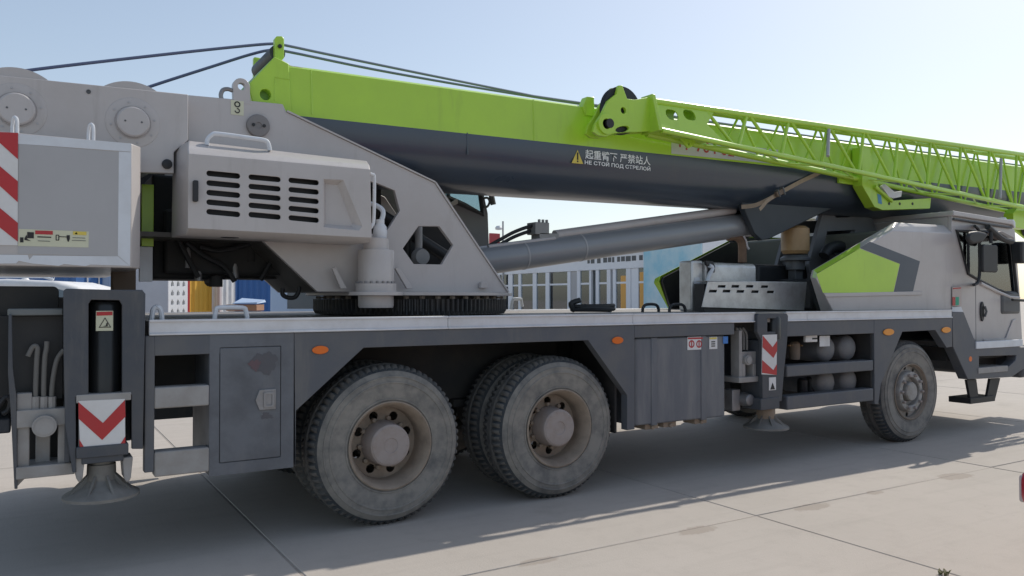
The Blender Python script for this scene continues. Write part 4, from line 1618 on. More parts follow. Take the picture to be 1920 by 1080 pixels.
def obox(m, c, ax, L, wd, y0, y1):
    nn = Vector((-ax.z, 0, ax.x))
    pts = [(c + ax * (sx * L / 2) + nn * (sz * wd / 2)) for sx, sz in ((-1, -1), (1, -1), (1, 1), (-1, 1))]
    m.prism([(p.x, p.z) for p in pts], y0, y1)
obox(m, q, d, .12, .055, .585, .62)
part('ratchet_buckle', m, mat('buckle', (.16, .12, .09), .6, .3), st, .006)
m = MB()
obox(m, q + d * .05, d, .018, .085, .58, .62)
obox(m, q - d * .03, d, .014, .08, .58, .62)
part('buckle_pin', m, DGREY, st, .003)
m = MB()
ribbon(m, [P(u, v, Y=.585) for u, v in ((1450, 369), (1438, 377), (1428, 389), (1424, 393))], .035)
part('strap_tail', m, STRAP, st)

# ------------------------------------------------------------------ lattice jib folded along the near side of the boom
YN, YNB, YJ = .40, .29, .60
def JL(u, v): return P(u, v, Y=YN)
t0, t1 = JL(1225, 189), JL(1920, 290)
b0, b1 = P(1225, 240, Y=YNB), P(1920, 388, Y=YNB)
JE = 10.4
def jt(x): return t0.z + (t1.z - t0.z) * (x - t0.x) / (t1.x - t0.x)
def jb(x): return b0.z + (b1.z - b0.z) * (x - b0.x) / (b1.x - b0.x)
xp0, xp1 = t0.x, JL(1322, 205).x
def yj(x): return .50 + (x - 2.6) * .0167
def lean(m):
    """the near face leans out towards its foot"""
    m.v = [(x, y + (YNB - YN) * min(max((jt(x) - z) / max(jt(x) - jb(x), .05), 0), 1.1), z) if y < (YN + YJ) / 2 else (x, y + yj(x) - YJ, z) for x, y, z in m.v]
m = MB()
hd = xz([(1112, 247), (1116, 232), (1128, 214), (1140, 189), (1156, 176), (1160, 160), (1167, 160), (1176, 185), (1190, 187), (1222, 181), (1222, 246), (1150, 250), (1138, 256), (1122, 254)], YN)
cH = P(1169, 207, Y=YN); cH2 = P(1167, 242, Y=YN)
for y in (YN, YN + .10):
    m.prism(hd, y, y + .03, holes=[circle(cH.x, cH.z, .028, 18), [(cH2.x + .075 * math.cos(t) , cH2.z + .026 * math.sin(t) + .018 * math.cos(t)) for t in [2 * math.pi * k / 16 for k in range(16)]]])
jib = part('lattice_jib', m, GREEN, CR, .003)
m = MB()
sc_ = P(1163, 208, Y=YN + .07)
m.lathe([(.03, -.03), (.19, -.03), (.205, -.028), (.18, -.005), (.18, .005), (.205, .028), (.19, .03), (.03, .03)], (sc_.x, YN + .065, sc_.z), 'y', 40)
part('jib_sheave', m, BLACK, jib)
m = MB()
q = P(1135, 233, Y=YN)
m.lathe([(.085, .0), (.085, -.02), (.045, -.022), (.04, 0)], (q.x, YN - .001, q.z), 'y', 28)
part('jib_boss', m, GREEN, jib)
m = MB()
q = P(1141, 232, Y=YN)
m.lathe([(.04, 0), (.04, -.024), (0, -.024)], (q.x, YN - .001, q.z), 'y', 20)
part('jib_pin', m, BLACK, jib)
# square collar and holed plates
m = MB()
xc0, xc1 = P(1200, 210, Y=YN).x, P(1223, 210, Y=YN).x
zb_, zt_ = jb(xc1) - .01, jt(xc1) + .05
m.add([(x, y, z) for x in (xc1 - .03, xc1 + .01) for y, z in ((YNB - .015, zb_), (YN - .03, zt_), (.515, zt_), (.515, zb_))],
      [(0, 1, 2, 3), (7, 6, 5, 4), (0, 4, 5, 1), (1, 5, 6, 2), (2, 6, 7, 3), (3, 7, 4, 0)])
part('jib_collar', m, GREEN, jib, .004)
holes = []
for u in (1254, 1288):
    q = P(u, 217, Y=YN)
    holes.append(rrect(q.x - .072, q.x + .072, q.z - .050, q.z + .050, .048, 6))
pl = [(xp0, jb(xp0)), (xp1, jb(xp1)), (xp1 + .12, jb(xp1 + .12) + .03), (xp1 - .03, (jt(xp1) + jb(xp1)) / 2), (xp1 + .1, jt(xp1 + .1) - .03), (xp1, jt(xp1)), (xp0, jt(xp0))]
for y in (YN, YJ - .012):
    m = MB()
    m.prism(pl, y, y + .012, holes=holes)
    lean(m)
    part('jib_web', m, GREEN, jib, .002)
for f, nm in ((jt, 'top'), (jb, 'bottom')):
    m = MB()
    vs = [Vector((x, y, f(x))) for x in (xp0, xp1) for y in (YN + .012, YJ - .012)]
    hx = [[(h_[0], YN + .13 + (k % 1) + .055 * math.sin(2 * math.pi * k / 16)) for k in range(16)] for h_ in ()]
    th = -.012 if f is jt else .012
    xm = [P(u, 217, Y=YN).x for u in (1254, 1288)]
    yn_ = (YN if f is jt else YNB) + .012
    o0 = [(xp0, yn_), (xp1, yn_), (xp1, .49), (xp0, .49)]
    hs = [circle(x, (yn_ + .49) / 2, .032, 16) for x in xm]
    loops = [o0] + hs
    flat = [p for l_ in loops for p in l_]
    tr = tessellate_polygon([[Vector((p[0], p[1], 0)) for p in l_] for l_ in loops])
    n = len(flat)
    vs = [(p[0], p[1], f(p[0])) for p in flat] + [(p[0], p[1], f(p[0]) + th) for p in flat]
    fs = [tuple(t) for t in tr] + [tuple(i + n for i in reversed(t)) for t in tr]
    o = 0
    for l_ in loops:
        k = len(l_)
        for i in range(k):
            fs.append((o + i, o + (i + 1) % k, o + (i + 1) % k + n, o + i + n))
        o += k
    m.add(vs, fs)
    part('jib_web', m, GREEN, jib)
CH = .030
for y in (YN + .01, YJ - .01):
    for f in (jt, jb):
        m = MB()
        m.tube([(xp0, y, f(xp0)), (JE, y, f(JE))], CH if f is jt else CH * .95, 12)
        lean(m)
        part('jib_chord', m, GREEN, jib)
xs = [xp1]
st_ = .585
while xs[-1] + st_ < JE:
    xs.append(xs[-1] + st_)
    st_ *= 1.012
for i in range(len(xs) - 1):
    a, b = xs[i], xs[i + 1]
    c = (a + b) / 2
    for y, ph in ((YN + .01, 0), (YJ - .01, 0)):
        for p, q in (((a, y, jt(a)), (c - .03, y, jb(c))), ((c + .03, y, jb(c)), (b - .03, y, jt(b)))):
            m = MB()
            m.tube([p, q], .017 if y < .5 else .0125, 8, cap=False)
            lean(m)
            part('jib_brace', m, GREEN, jib)
    for f in (jt, jb):
        for p, q in (((a, YN + .01, f(a)), (b, YJ - .01, f(b))),) if i % 2 else (((a, YJ - .01, f(a)), (b, YN + .01, f(b))),):
            m = MB()
            m.tube([p, q], .010, 6, cap=False)
            lean(m)
            part('jib_brace', m, GREEN, jib)
for u, v0, v1 in ((1554, 243, 293), (1877, 298, 372)):
    m = MB()
    m.tube([P(u, v0, Y=YN - .03), P(u - 2, v1, Y=YNB - .03)], .017, 10)
    part('jib_prop', m, GREY2, jib)
m = MB()
q = P(1293, 262, Y=YN)
m.prism(xz([(1275, 258), (1306, 264), (1298, 275), (1291, 278), (1284, 270)], YN), YN, YN + .02, holes=[circle(q.x - .01, q.z - .04, .014, 12)])
part('jib_lug', m, GREEN, jib, .002)
m = MB()
m.prism(xz([(1616, 275), (1630, 278), (1640, 315), (1648, 350), (1674, 376), (1738, 372), (1746, 371), (1744, 391), (1655, 394), (1640, 388), (1617, 348)], .48), .48, .60)
jh = part('jib_bracket', m, GREEN, CR, .004)
for u in (1667, 1687, 1711):
    q = P(u, 382, Y=.479)
    m = MB()
    m.lathe([(.016, .004), (.016, -.003), (0, -.003)], q, 'y', 12)
    part('bracket_hole', m, BLACK, jh)
m = MB()
m.prism(xz([(1653, 349), (1660, 345), (1678, 360), (1692, 358), (1690, 369), (1676, 372), (1668, 370)], .445), .445, .475)
part('jib_latch', m, STRIP, jh, .004)
m = MB()
m.tube([P(1640, 350, Y=.465), P(1672, 377, Y=.465)], .02, 8)
part('jib_bracket_brace', m, GREEN, jh)
sheet('bracket_tape', [(1645, 363), (1652, 366), (1654, 383), (1647, 381)], .477, mat('blue tape', (.08, .28, .50), .5), jh)
m = MB()
m.prism(xz([(1573, 321), (1611, 326), (1611, 348), (1574, 343)], YB - .03), YB - .03, YB - .001)
part('boom_pad_plate', m, GREEN, CR, .003)
m = MB()
m.prism(xz([(1900, 425), (1900, 400), (1908, 390), (1925, 392), (1925, 430)], .46), .46, .58)
part('jib_front_bracket', m, GREEN, CR, .004)

# ------------------------------------------------------------------ engine bay between the two fairings
def fairing(front, back, y0, y1, yin, side):
    n = len(front)
    m = MB()
    vs = [(x, y0, z) for x, z in front] + [(x, y1, z) for x, z in back] + [(x, yin, z) for x, z in back]
    fs = [tuple(range(n))]
    for a in (0, n):
        for i in range(n):
            fs.append((a + i, a + (i + 1) % n, a + n + (i + 1) % n, a + n + i))
    m.add(vs, fs)
    return m
YFA = .13
fr = xz([(1562, 584), (1530, 523), (1532, 513), (1673, 432), (1787, 437), (1787, 584)], YFA)
bkp = xz([(1560, 584), (1521, 520), (1524, 507), (1677, 417), (1787, 424), (1787, 584)], YFA + .10)
zt = 1.3665
fr = [(x, max(z, zt)) for x, z in fr]; bkp = [(x, max(z, zt)) for x, z in bkp]
fr[0] = (fr[0][0], zt); fr[-1] = (fr[-1][0], zt); bkp[0] = (fr[0][0] - .04, zt); bkp[-1] = (fr[-1][0], zt)
fr[-2] = (fr[-1][0], fr[-2][1]); bkp[-2] = (fr[-1][0], bkp[-2][1])
m = fairing(fr, bkp, YFA, YFA + .09, YFA + .11, 1)
ef = part('engine_fairing', m, GREY, CR, .008)
m = MB()
ins = [(x + .03, z) for x, z in bkp]
m.prism([(bkp[1][0], bkp[1][1] - .03), (bkp[2][0] + .01, bkp[2][1] - .02), (bkp[3][0], bkp[3][1] - .03), (bkp[3][0] + .02, bkp[3][1] - .06), (bkp[2][0] + .06, bkp[2][1] - .07), (bkp[1][0] + .05, bkp[1][1] - .03), (bkp[0][0] + .06, zt + .002), (bkp[0][0] + .01, zt + .002)], YFA + .115, YFA + .16)
part('fairing_return', m, BLACK, CR)
sheet('green_panel', [(1531, 514), (1612, 466), (1687, 495), (1675, 549), (1543, 549)], YFA - .002, GREEN, ef)
sheet('slate_chevron', [(1612.5, 465), (1631, 453), (1725, 490), (1712, 546.5), (1676, 549), (1688, 495)], YFA - .002, mat('slate panel paint', (.075, .092, .115), .4, amt=.2), ef)
m = MB()
g0, g1 = xz([(1531, 514)], YFA)[0], xz([(1612, 466)], YFA)[0]
tq = (g1[0] - fr[2][0]) / (fr[3][0] - fr[2][0])
h0, h1 = bkp[2], (bkp[2][0] + (bkp[3][0] - bkp[2][0]) * tq, bkp[2][1] + (bkp[3][1] - bkp[2][1]) * tq)
o3 = Vector((-.0025, -.003, .003))
qv = [Vector((fr[2][0], YFA, fr[2][1])) + o3, Vector((g1[0], YFA, g1[1])) + o3, Vector((h1[0], YFA + .09, h1[1])) + o3, Vector((h0[0], YFA + .09, h0[1])) + o3,
      Vector((fr[1][0], YFA, fr[1][1])) + o3, Vector((bkp[1][0], YFA + .09, bkp[1][1])) + o3]
m.add(qv, [(0, 1, 2, 3), (4, 0, 3, 5)])
part('green_edge', m, GREEN, ef)
m = MB()
cr = xz([(1543, 550), (1727, 546), (1727, 553), (1547, 557)], YFA)
m.prism(cr, YFA - .012, YFA - .0005)
part('fairing_crease', m, GREY, ef, .004)
# far fairing: mirrored, dark inside, green along its rear edge
yf0, yf1 = 2.33, 2.45
m = fairing([(x, z) for x, z in fr], [(x, z) for x, z in bkp], yf1, yf1 - .025, yf1 - .035, -1)
ff = part('engine_fairing', m, GREEN, CR, .006)
m = MB()
m.prism([(x + (.02 if i in (1, 2) else 0), z - (.02 if i in (2, 3, 4) else 0)) for i, (x, z) in enumerate(bkp)], yf1 - .075, yf1 - .036)
part('fairing_lining', m, BLACK, ff)
# engine block and dark bay
m = MB()
x0 = P(1345, 500, Y=1.3).x
m.box(x0 + .35, 6.4, 1.05, 2.2, 1.365, 1.86)
m.box(x0 + .6, 6.5, .55, 2.25, 1.365, 1.70)
part('engine_block', m, BLACK, CR, .03)
m = MB()
m.box(5.75, 6.55, .3, 2.25, 1.75, 2.22)
part('engine_cover', m, mat('worn cover', (.10, .105, .085), .6), CR, .03)
m = MB()
x0, x1, z0, z1 = rc(1297, 488, 1319, 574, .72)
m.box(x0, x1, .72, .90, 1.3665, z1)
part('heat_shield', m, ALU, CR, .02, 3)
x0b, x1b, z0b, z1b = rc(1300, 491, 1413, 528, .72)
m = MB()
m.prism(rrect(.69, .98, z0b - .2, z1b, .05, 5), x1 + .003, x1b, 'x')
part('heat_shield', m, ALU, CR, .006)
m = MB()
fl_ = xz([(1327, 528), (1513, 529), (1508, 582), (1316, 576)], .50)
fl_ = [(x, max(z, 1.367)) for x, z in fl_]
hs = []
for u, v in ((1353.5, 537), (1379, 537), (1406, 537), (1434, 537.5)):
    q = P(u, v, Y=.50)
    hs.append([(q.x - .055, q.z - .012), (q.x + .045, q.z - .012), (q.x + .055, q.z + .012), (q.x - .045, q.z + .012)])
for u, v in ((1337, 546), (1362.5, 546), (1388.5, 546.5), (1416, 547), (1445, 547.5)):
    q = P(u, v, Y=.50)
    hs.append([(q.x - .055, q.z - .012), (q.x + .045, q.z - .012), (q.x + .055, q.z + .012), (q.x - .045, q.z + .012)])
m.prism(fl_, .50, .508, holes=hs)
m.box(fl_[0][0] + .02, fl_[1][0], .508, .67, max(fl_[0][1], fl_[1][1]) - .008, max(fl_[0][1], fl_[1][1]))
part('slotted_guard', m, ALU, CR, .003)
m = MB()
m.box(fl_[3][0] + .06, fl_[2][0] - .02, .53, .66, 1.367, fl_[0][1] - .02)
part('guard_core', m, BLACK, CR)
m = MB()
m.tube(smooth([P(u, v, Y=.66) for u, v in ((1330, 498), (1336, 503), (1328, 520), (1324, 540), (1320, 560))], 4), .02, 10)
part('drain_hose', m, TAPE, CR)
m = MB()
m.prism(xz([(1323, 489), (1337, 490), (1341, 500), (1340, 511), (1330, 511), (1333, 500), (1326, 497)], .66), .66, .69)
part('shield_clip', m, BLACK, CR)
l = label(1302, 520, 1312, 543, .717, STRIP, None, 'data_plate')
m = MB()
m.tube(smooth([P(u, v, Y=1.0) for u, v in ((1392, 492), (1392, 470), (1391, 455), (1386, 447), (1378, 443), (1365, 444))], 5), .045, 14)
part('exhaust_elbow', m, mat('rusty exhaust', (.20, .125, .08), .75, dirt=(.11, .075, .055), amt=.6, scale=12), CR)
m = MB()
m.tube(smooth([P(u, v, Y=.96) for u, v in ((1394, 442), (1399, 452), (1401, 462), (1404, 467))], 4), .012, 8)
part('exhaust_strap', m, STRIP, CR)
# oil can on its bracket
p = P(1491, 455, Y=.95)
m = MB()
m.lathe([(0, .178), (.11, .178), (.148, .15), (.15, .12), (.15, -.09), (.125, -.125), (0, -.13)], p, 'z', 28)
part('air_prefilter', m, BRASS, CR)
m = MB()
m.lathe([(.0, 0), (.1, 0), (.1, .1), (.16, .1), (.16, .13), (.12, .16), (0, .16)], (p.x, .95, p.z - .30), 'z', 24)
m.box(p.x - .06, p.x + .06, .9, 1.0, 1.367, p.z - .28)
part('filter_stand', m, DGREY, CR, .004)
# boom rest trestle
tre = xz([(1545, 392), (1556, 391), (1568, 408), (1594, 407), (1604, 387), (1624, 378), (1637, 429), (1640, 470), (1600, 500), (1590, 560), (1525, 560), (1517, 495), (1536, 423)], .98)
trh = xz([(1551, 434), (1604, 431), (1586, 456), (1575, 470), (1542, 478)], .98)
m = MB()
m.prism(tre, .98, 1.03, holes=[trh])
m.prism(tre, 1.42, 1.47, holes=[trh])
tm = mat('trestle grey paint', (.15, .152, .158), .5, amt=.3)
part('boom_rest', m, tm, CR, .004)
m = MB()
a, b = P(1624, 378, Y=.98), P(1640, 440, Y=.98)
m.prism([(a.x, a.z), (a.x + .09, a.z - .01), (b.x + .09, b.z), (b.x, b.z)], 1.0, 1.45)
part('boom_rest_web', m, tm, CR, .004)
m = MB()
a, b = P(1520, 492, Y=.98), P(1536, 423, Y=.98)
m.box(a.x + .05, b.x + .4, 1.031, 1.419, 1.75, 1.95)
part('boom_rest_web', m, tm, CR, .004)
m = MB()
m.tube(smooth([P(u, v, Y=.80) for u, v in ((1545, 480), (1555, 466), (1575, 462), (1590, 470), (1580, 480), (1560, 484))], 4), .06, 12)
part('intake_hose', m, BLACK, CR)

# ------------------------------------------------------------------ driver's cab
YK = .14
cabo = xz([(1789, 403.5), (1893, 420), (1903, 432), (1912, 545), (1917, 640), (1830, 641), (1806, 585), (1788.5, 585)], YK)
cabo[0] = (fr[-1][0] + .005, cabo[0][1]); cabo[-1] = (fr[-1][0] + .005, 1.2); cabo[-2] = (cabo[-2][0], 1.2)
cw_ = xz([(1792, 432.5), (1858, 435), (1896, 450), (1907, 555), (1870, 543), (1838, 527), (1814, 513)], YK)
m = MB()
m.prism(cabo, YK, YK + .045, holes=[cw_])
cab = part('driver_cab', m, GREY, CR, .006)
m = MB()
m.prism(cabo, YF - .075, YF - .03, holes=[cw_])
m.box(cabo[0][0], cabo[0][0] + .04, YK + .046, YF - .076, cabo[-1][1], cabo[0][1] - .02)
m.box(cabo[0][0] + .04, cabo[4][0] - .03, YK + .046, YF - .076, .95, 1.0)
fpx, fpz = cabo[4]
m.box(fpx - .05, fpx, YK + .046, YF - .076, .95, 1.52)
part('cab_shell', m, GREY, CR)
m = MB()
rf_ = [(cabo[0][0] - .02, cabo[0][1] - .012), (cabo[1][0], cabo[1][1] - .012), (cabo[1][0] + .05, cabo[1][1] - .05), (cabo[1][0] + .05, cabo[1][1] - .02), (cabo[1][0], cabo[1][1] + .045), (cabo[0][0] - .02, cabo[0][1] + .045)]
m.prism(rf_, YK - .035, YF)
part('cab_roof', m, GREY, CR, .012, 3)
m = MB()
m.tube([(cabo[0][0], YK - .02, cabo[0][1] - .045), (cabo[1][0], YK - .02, cabo[1][1] - .045)], .014, 8)
part('rain_gutter', m, DGREY, CR)
for u, v in ((1878, 416), (1893, 420)):
    p = P(u, v, Y=.25)
    m = MB()
    m.lathe([(.06, -.05), (.06, .02), (.045, .05), (0, .06)], p, 'z', 16)
    part('roof_lamp', m, WHITE, CR)
m = MB()
def seal(pts, y, r_):
    m.tube([(x, y, z) for x, z in pts], r_, 8, closed=True)
seal(cw_, YK - .002, .018)
a, b = P(1815, 434, Y=YK), P(1816, 513, Y=YK)
m.tube([(a.x, YK, a.z), (b.x, YK, b.z)], .016, 8)
part('window_seal', m, BLACK, cab)
def split(pts, x):
    L, Rr = [], []
    n = len(pts)
    for i in range(n):
        a, b = pts[i], pts[(i + 1) % n]
        (L if a[0] <= x else Rr).append(a)
        if (a[0] - x) * (b[0] - x) < 0:
            t = (x - a[0]) / (b[0] - a[0])
            q = (x, a[1] + (b[1] - a[1]) * t)
            L.append(q); Rr.append(q)
    return L, Rr
for y in (YK + .02, YF - .055):
    for s in split(cw_, a.x):
        m = MB()
        m.prism(s, y, y + .004)
        part('window_pane', m, GLASS, cab)
m = MB()
m.add([(cabo[2][0] + .0, YK + .06, cabo[2][1]), (cabo[2][0], YF - .1, cabo[2][1]), (fpx - .02, YF - .1, 1.53), (fpx - .02, YK + .06, 1.53)], [(0, 1, 2, 3)])
part('windscreen', m, GLASS, CR)
m = MB()
m.box(fpx - .5, fpx - .06, .12, 2.3, 1.30, 1.58)
part('dashboard', m, DGREY, CR, .04)
for y in (.35, 1.6):
    m = MB()
    m.box(6.95, 7.4, y, y + .5, 1.1, 1.38)
    m.box(6.82, 7.0, y, y + .5, 1.3, 1.95)
    m.box(6.84, 6.96, y + .12, y + .38, 1.95, 2.15)
    part('cab_seat', m, SEAT, CR, .05, 3)
m = MB()
m.tube([(7.45 + .09 * math.cos(t), 1.85 + .22 * math.sin(t), 1.66 + .2 * math.cos(t)) for t in [2 * math.pi * k / 24 for k in range(24)]], .016, 8, closed=True)
part('steering_wheel', m, BLACK, CR)
# door seam, handle, belt line
m = MB()
a, b = P(1829, 526, Y=YK), P(1830, 640, Y=YK)
m.box(a.x - .004, a.x + .004, YK - .0015, YK + .002, b.z, a.z)
part('door_seam', m, DGREY, cab)
q = P(1840, 584, Y=YK)
m = MB()
m.prism([(q.x + .042 * math.cos(t), q.z + .115 * math.sin(t)) for t in [2 * math.pi * k / 24 for k in range(24)]], YK - .018, YK - .001)
dh = part('door_handle', m, BLACK, cab, .008)
m = MB()
m.tube([(q.x + .02, YK - .03, q.z + .06), (q.x + .035, YK - .04, q.z), (q.x + .02, YK - .03, q.z - .06)], .012, 8)
part('handle_grip', m, DGREY, dh)
m = MB()
m.tube([P(1838, 531, Y=YK - .01), P(1870, 547, Y=YK - .01), P(1893, 557, Y=YK - .01), P(1910, 558, Y=YK - .01)], .02, 8)
part('belt_moulding', m, GREY, cab)
m = MB()
m.prism(xz([(1843, 636), (1884, 634), (1897, 600), (1904, 598), (1892, 641), (1843, 641)], YK), YK - .014, YK - .001)
part('door_press_line', m, GREY, cab, .006)
l = label(1785.5, 538, 1803, 574, YK - .022, mat('sticker', (.50, .43, .40), .6), None, 'cab_sticker')
for pts, mt in (([(1787, 540), (1802, 539), (1802, 541), (1787, 542)], RED), ([(1786, 557), (1791, 557), (1791, 573), (1786, 573)], RED), ([(1792, 557), (1798, 556.5), (1798, 572), (1792, 572.5)], mat('sticker green', (.02, .36, .22), .5))):
    sheet('sticker_mark', pts, YK - .0245, mt, l)
sheet('pale_patch', [(1785.5, 576), (1802, 575), (1806, 584.5), (1785.5, 584.5)], YK - .02, TAPE, CR)
# mirrors and their tubes
m = MB()
m.tube(smooth([P(u, v, Y=-.03) for u, v in ((1828, 424), (1834, 430), (1836, 445), (1837, 490), (1836, 520), (1832, 531), (1826, 534))], 5), .017, 8)
m.tube([P(1828, 424, Y=-.03), P(1828, 424, Y=.14)], .017, 8)
m.tube([P(1826, 534, Y=-.03), P(1826, 534, Y=.14)], .017, 8)
mr = part('mirror_arm', m, BLACK, CR)
m = MB()
m.prism(xz([(1813, 441), (1818, 435), (1832, 433), (1846, 436), (1852, 440), (1840, 455), (1822, 458), (1814, 452)], -.07), -.09, -.04)
part('mirror_shell', m, BLACK, mr, .025, 3)
m = MB()
m.prism(rrect(*rc(1840, 458, 1868, 511, -.07), .03), -.09, -.05)
part('mirror_shell', m, BLACK, mr, .012, 3)
m = MB()
m.tube(smooth([P(u, v, Y=-.05) for u, v in ((1852, 425), (1862, 434), (1880, 448), (1897, 453))], 4), .032, 8)
m.tube([P(1858, 434, Y=-.05), P(1858, 456, Y=-.05)], .02, 8)
m.tube([P(1852, 425, Y=-.05), P(1852, 425, Y=.15)], .02, 8)
part('mirror_arm', m, BLACK, CR)
m = MB()
m.prism(xz([(1868, 436), (1876, 433), (1898, 444), (1900, 450), (1890, 449)], .0), -.02, .14)
part('sun_visor', m, mat('tinted visor', (.20, .16, .15), .3), CR, .01)
m = MB()
m.prism(rrect(*rc(1912, 452, 1932, 494, .0), .05), -.02, .1)
part('mirror_shell', m, BLACK, CR, .02)
m = MB()
m.tube([P(1898, 562, Y=.02), P(1930, 564, Y=.02)], .018, 8)
part('mirror_shell', m, BLACK, CR, .01)
# step panel below the cab
m = MB()
stp = xz([(1785.5, 585), (1807, 585), (1829, 641), (1922, 652), (1922, 690), (1897, 707), (1815, 711.5), (1787, 650)], -.01)
sth = xz([(1836, 668), (1906, 666), (1904, 676), (1892, 687), (1836, 689)], -.01)
m.prism(stp, -.01, .10, holes=[sth])
part('step_panel', m, SKIRT, CR, .006)
m = MB()
m.prism(xz([(1836, 689), (1892, 687), (1906, 666), (1836, 668)], .3), .3, .32)
m.box(stp[7][0] + .1, stp[4][0], .12, 2.3, .80, .95)
part('step_well', m, UNDER, CR)
m = MB()
m.pxbox(1835, 690, 1890, 696, -.02, .25)
part('cab_step', m, RAIL, CR, .004)
m = MB()
m.pxbox(1831, 641, 1918, 649, -.022, .05)
part('sill_strip', m, TAPE, CR, .004)
m = MB()
ye = .05
m.prism(xz([(1813, 712), (1831, 711), (1836, 750), (1820, 750)], ye), ye, ye + .03)
m.prism(xz([(1857, 710), (1876, 709), (1866, 750), (1850, 750)], ye), ye, ye + .03)
m.pxbox(1820, 747, 1866, 752, ye - .02, .25)
part('drop_step', m, BLACK, CR, .004)
m = MB()
m.box(fpx - .3, fpx + .12, .0, 2.44, .55, .92)
part('front_bumper', m, CHAS, CR, .05, 3)

# ------------------------------------------------------------------ things on the deck
for u0, u1, v0 in ((284, 304, 575), (402, 464, 577)):
    m = MB()
    y = .05
    m.tube(smooth([P(u0, 600, Y=y), P(u0 + 3, v0 + 6, Y=y), P(u0 + 9, v0, Y=y), P(u1 - 10, v0, Y=y), P(u1 - 3, v0 + 6, Y=y), P(u1, 600, Y=y)], 4), .014, 8)
    part('deck_grab_rail', m, TAPE, CR)
m = MB()
pts = [P(960, 566, Y=2.2), P(962, 561, Y=2.2), P(970, 560.5, Y=2.2), P(977, 561, Y=2.2), P(979, 575, Y=2.2)]
m.tube([P(958, 580, Y=2.2)] + pts, .018, 8)
part('deck_grab_rail', m, TAPE, CR)
m = MB()
c = P(1118, 577, Z=1.40)
def coil(m, c, rx, ry, n, h, r_):
    pts = []
    for k in range(n * 16):
        t = 2 * math.pi * k / 16
        pts.append((c.x + rx * (1 + .05 * math.sin(k)) * math.cos(t), c.y + ry * math.sin(t), c.z + h * k / (n * 16)))
    m.tube(pts, r_, 8)
c = P(1112, 578, Y=.75); c.z = 1.385
coil(m, c, .20, .14, 3, .045, .018)
m.tube(smooth([(c.x - .2, c.y, c.z), (c.x - .24, c.y, c.z + .06), (c.x - .16, c.y - .02, c.z + .09)], 4), .025, 8)
o = part('hose_coil', m, HOSEB, None)
o['label'], o['category'] = 'coil of black hose lying on the sunlit deck under the boom', 'hose'
for u, y, lab in ((1220, .8, ''), (1270, .62, '')):
    m = MB()
    c = P(u, 578, Y=y)
    m.tube(smooth([(c.x - .10, y, 1.365), (c.x - .09, y, 1.41), (c.x - .05, y, 1.435), (c.x + .05, y, 1.435), (c.x + .09, y, 1.41), (c.x + .10, y, 1.365)], 4), .014, 8)
    part('lashing_ring', m, BLACK, CR)

# ------------------------------------------------------------------ the yard behind
def at(u, D, z=0):
    p = CAM + Vector((math.sin(YAW), math.cos(YAW), 0)) * D + cam_r * ((u - 960) / FPX * D)
    return Vector((p.x, p.y, z))

def placed(rt, name, mb, mats, bevel=0, parent=None):
    """part built in the thing's own coordinates"""
    if not isinstance(mats, (list, tuple)): mats = [mats]
    o = bpy.data.objects.new(name, mb.mesh(name, mats))
    o.parent = parent or rt
    col.objects.link(o)
    if bevel:
        b = o.modifiers.new('bevel', 'BEVEL')
        b.width, b.segments, b.limit_method = bevel, 2, 'ANGLE'
    return o

def container(loc, rz, L, W, H, paint, label, dark=None, doors=True, group='shipping containers behind the crane'):
    """origin at the left front corner; long side along local x, doors on local +x end"""
    rt = root('shipping_container', loc, label, 'container', group)
    rt.rotation_euler = (0, 0, rz)
    dark = dark or paint
    def corr(n, length, flip):
        pts, t = [], 0
        step = length / n
        for k in range(n):
            a = k * step
            pts += [(a, 0), (a + step * .30, 0), (a + step * .5, .045), (a + step * .80, .045)]
        pts.append((length, 0))
        return pts
    for y, sgn in ((.03, 1), (W - .03, -1)):
        m = MB()
        pr = [(x + .1, y + sgn * d) for x, d in corr(int(L / .28), L - .2, 0)]
        n = len(pr)
        m.add([(x, yy, .15) for x, yy in pr] + [(x, yy, H - .1) for x, yy in pr], [(i, i + 1, i + 1 + n, i + n) for i in range(n - 1)])
        placed(rt, 'corrugated_side', m, paint)
    m = MB()
    pr = [(.03 + d, x + .1) for x, d in corr(int(W / .28), W - .2, 0)]
    n = len(pr)
    m.add([(x, yy, .15) for x, yy in pr] + [(x, yy, H - .1) for x, yy in pr], [(i, i + 1, i + 1 + n, i + n) for i in range(n - 1)])
    placed(rt, 'corrugated_end', m, paint)
    m = MB()
    for x in (0, L - .1):
        for y in (0, W - .1):
            m.box(x, x + .1, y, y + .1, 0, H)
    for z in (0, H - .1):
        for y in (0.004, W - .104):
            m.box(.1, L - .1, y, y + .1, z + .003, z + .1)
        for x in (0.004, L - .104):
            m.box(x, x + .1, .1, W - .1, z + .003, z + .1)
    m.box(.1, L - .1, .1, W - .1, H - .06, H - .03)
    placed(rt, 'corner_frame', m, dark)
    if doors:
        for k in range(2):
            m = MB()
            y0, y1 = (.1, W / 2 - .01) if k == 0 else (W / 2 + .01, W - .1)
            m.box(L - .07, L - .03, y0, y1, .12, H - .12)
            for z in (.5, 1.05, 1.6):
                m.box(L - .03, L - .018, y0 + .08, y1 - .08, z, z + .28)
            d = placed(rt, 'door', m, paint)
            for f in (.3, .7):
                y = y0 + (y1 - y0) * f
                m = MB()
                m.tube([(L + .0, y, .15), (L + .0, y, H - .15)], .02, 8)
                m.box(L - .03, L + .02, y - .05, y + .05, .9, .96)
                placed(rt, 'lock_rod', m, WHITE if paint is not WHITE else STEEL, parent=d)
    return rt

